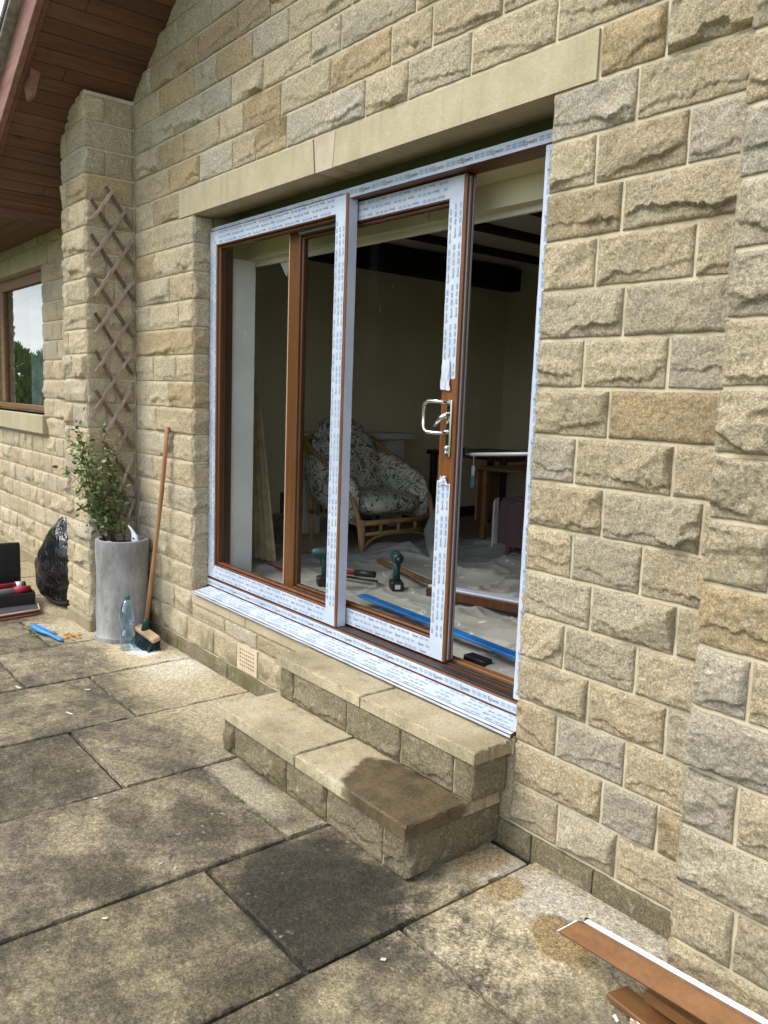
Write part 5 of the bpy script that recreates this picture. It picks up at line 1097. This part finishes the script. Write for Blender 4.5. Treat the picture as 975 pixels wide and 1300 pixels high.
for i, (a, b, w, h, mt, lab) in enumerate((((.70, -.345, .012), (1.15, -.45, .07), .075, .018, 'oakx', 'chipped oak offcut under the white-edged trim board'), ((.80, -.40, .004), (1.15, -.56, .02), .05, .03, 'offcut', 'splintered brown offcut with broken pale end'),
        ((.80, -.335, .06), (1.05, -.40, .11), .06, .03, 'oakx', 'short oak block propping the white-edged trim board'))):
    lay('oak_offcut', mt, a, b, w, h, lab, 'offcut')
mb = MB(); r = random.Random(17)
for i in range(5):
    c = Vector((.80+r.uniform(-.04, .04), -.425+r.uniform(-.04, .03), .03)); t = Vector((r.uniform(-1, 1), r.uniform(-1, 1), .3)).normalized(); s_ = t.orthogonal().normalized(); mb.box((-.022, -.004, -.0015), (.022, .004, .0015), 0, frame_at(c, t, s_, t.cross(s_)))
tag(mb.build('plastic_shards', 'white'), 'broken white plastic shards beside the splintered offcut', 'shards', kind='stuff')
# litter
mb = MB(); r = random.Random(23)
for i in range(30):
    x, y = r.uniform(-4.2, .6), r.uniform(-1.5, -.25); 
    if -1.4 < x < 0 and y > -.55: continue
    s_ = r.choice((.003, .004, .006, .008)); a = r.uniform(0, 3.1); c_, q_ = math.cos(a)*s_, math.sin(a)*s_; k = r.uniform(.25, .7); z = .0042
    mb.add([(x-c_+q_*k, y-q_-c_*k, z), (x+c_+q_*k, y+q_-c_*k, z+.002), (x+c_-q_*k, y+q_+c_*k, z+.003), (x-c_-q_*k, y-q_+c_*k, z)], [(0, 1, 2, 3)])
for (x, y, l, a) in ((-2.1, -.9, .05, .3), (-2.35, -.72, .03, 1.0), (-2.6, -1.0, .05, .2)):
    c_, q_ = math.cos(a), math.sin(a); mb.add([(x, y, .005), (x+c_*l, y+q_*l, .005), (x+c_*l-q_*.012, y+q_*l+c_*.012, .007), (x-q_*.01, y+c_*.01, .007)], [(0, 1, 2, 3)])
tag(mb.build('pale_chips', 'chip'), 'scattered pale paint and plaster chips on the paving', 'chips', kind='stuff')
mb = MB()
for i in range(16):
    x, y = -3.33+r.gauss(0, .05), -.47+r.gauss(0, .03); a = r.uniform(0, 6.2); l = .022; c_, q_ = math.cos(a)*l, math.sin(a)*l; mb.add([(x-c_, y-q_, .006), (x+q_*.4, y-c_*.4, .014), (x+c_, y+q_, .008), (x-q_*.4, y+c_*.4, .010)], [(0, 1, 2, 3)])
tag(mb.build('fallen_leaves', 'orange_leaf'), 'small heap of fallen orange leaves by the hand brush', 'leaves', kind='stuff')
mb = MB()
for i in range(26):
    x, y = -3.5+r.gauss(0, .1), -.64+r.gauss(0, .015); l = .014; a = r.uniform(0, 6.2); c_, q_ = math.cos(a)*l, math.sin(a)*l; mb.add([(x-c_, y-q_, .004), (x+q_*.5, y-c_*.5, .012), (x+c_, y+q_, .016), (x-q_*.5, y+c_*.5, .010)], [(0, 1, 2, 3)])
for cxy in ((-.86, -.635), (-.75, -.64), (-.66, -.63), (-1.05, -.62)):
    for i in range(14):
        x, y = cxy[0]+r.gauss(0, .02), cxy[1]+r.gauss(0, .008); l = .007; a = r.uniform(0, 6.2); c_, q_ = math.cos(a)*l, math.sin(a)*l; mb.add([(x-c_, y-q_, .0), (x+q_*.5, y-c_*.5, .006), (x+c_, y+q_, .009), (x-q_*.5, y+c_*.5, .006)], [(0, 1, 2, 3)])
tag(mb.build('joint_weeds', 'leaf'), 'tiny green weeds growing in the slab joints', 'weeds', kind='stuff')

# ================================================================ GARDEN HEDGE (mirrored in the window)
hr = random.Random(31)
for i in range(19):
    y = -13+i*.85; x = -14.5+hr.uniform(-.3, .3); hgt = hr.uniform(2.2, 2.55)
    ht = base('conifer_tree', (x, y, -.12), 'green conifer in the boundary hedge beyond the lawn', 'tree', 'conifers of the boundary hedge')
    mb = MB(); mb.tube([(x, y, -.12), (x, y, hgt*.9)], [.09, .02], 7); mb.build('trunk', 'stem', ht, True)
    mb = MB()
    for _ in range(5200):
        t = hr.random()**1.1; R_ = .80*(1-t**4)**.7*(.5+.5*hr.random()**.5); a = hr.uniform(0, 6.283); c = Vector((x+R_*math.cos(a), y+R_*math.sin(a), .0+t*hgt)); d = Vector((math.cos(a)*.5+hr.gauss(0, .2), math.sin(a)*.5+hr.gauss(0, .2), 1)).normalized(); w = d.orthogonal().normalized(); w = Matrix.Rotation(hr.uniform(0, 6.3), 3, d) @ w; l = hr.uniform(.07, .17)
        mb.add([c-w*l*.28, c+w*l*.28, c+d*l], [(0, 1, 2)])
    mb.build('crown', 'hedge', ht)
# added unseen conifers that keep bright sky out of the door glass reflection
for i in range(9):
    y = -5.6-i*1.35; x = -15.2+hr.uniform(-.6, .6)+.55*i; hgt = hr.uniform(6.2, 8.2)
    ht = base('sky_block_conifer', (x, y, -.12), 'added unseen dark conifer blocking sky from the door glass reflection', 'tree', 'added conifers blocking reflected sky')
    mb = MB(); mb.tube([(x, y, -.12), (x, y, hgt*.92)], [.16, .03], 8); mb.build('trunk', 'stem', ht, True)
    mb = MB()
    for _ in range(5200):
        t = hr.random()**1.25; R_ = (1.55*(1-t)**.75+.06)*(.45+.55*hr.random()**.5); a = hr.uniform(0, 6.283); c = Vector((x+R_*math.cos(a), y+R_*math.sin(a), .1+t*hgt)); d = Vector((math.cos(a)*.8+hr.gauss(0, .3), math.sin(a)*.8+hr.gauss(0, .3), .6)).normalized(); w = d.orthogonal().normalized(); w = Matrix.Rotation(hr.uniform(0, 6.3), 3, d) @ w; l = hr.uniform(.24, .48)
        mb.add([c-w*l*.3, c+w*l*.3, c+d*l], [(0, 1, 2)])
    mb.build('crown', 'sky_block_leaf', ht)
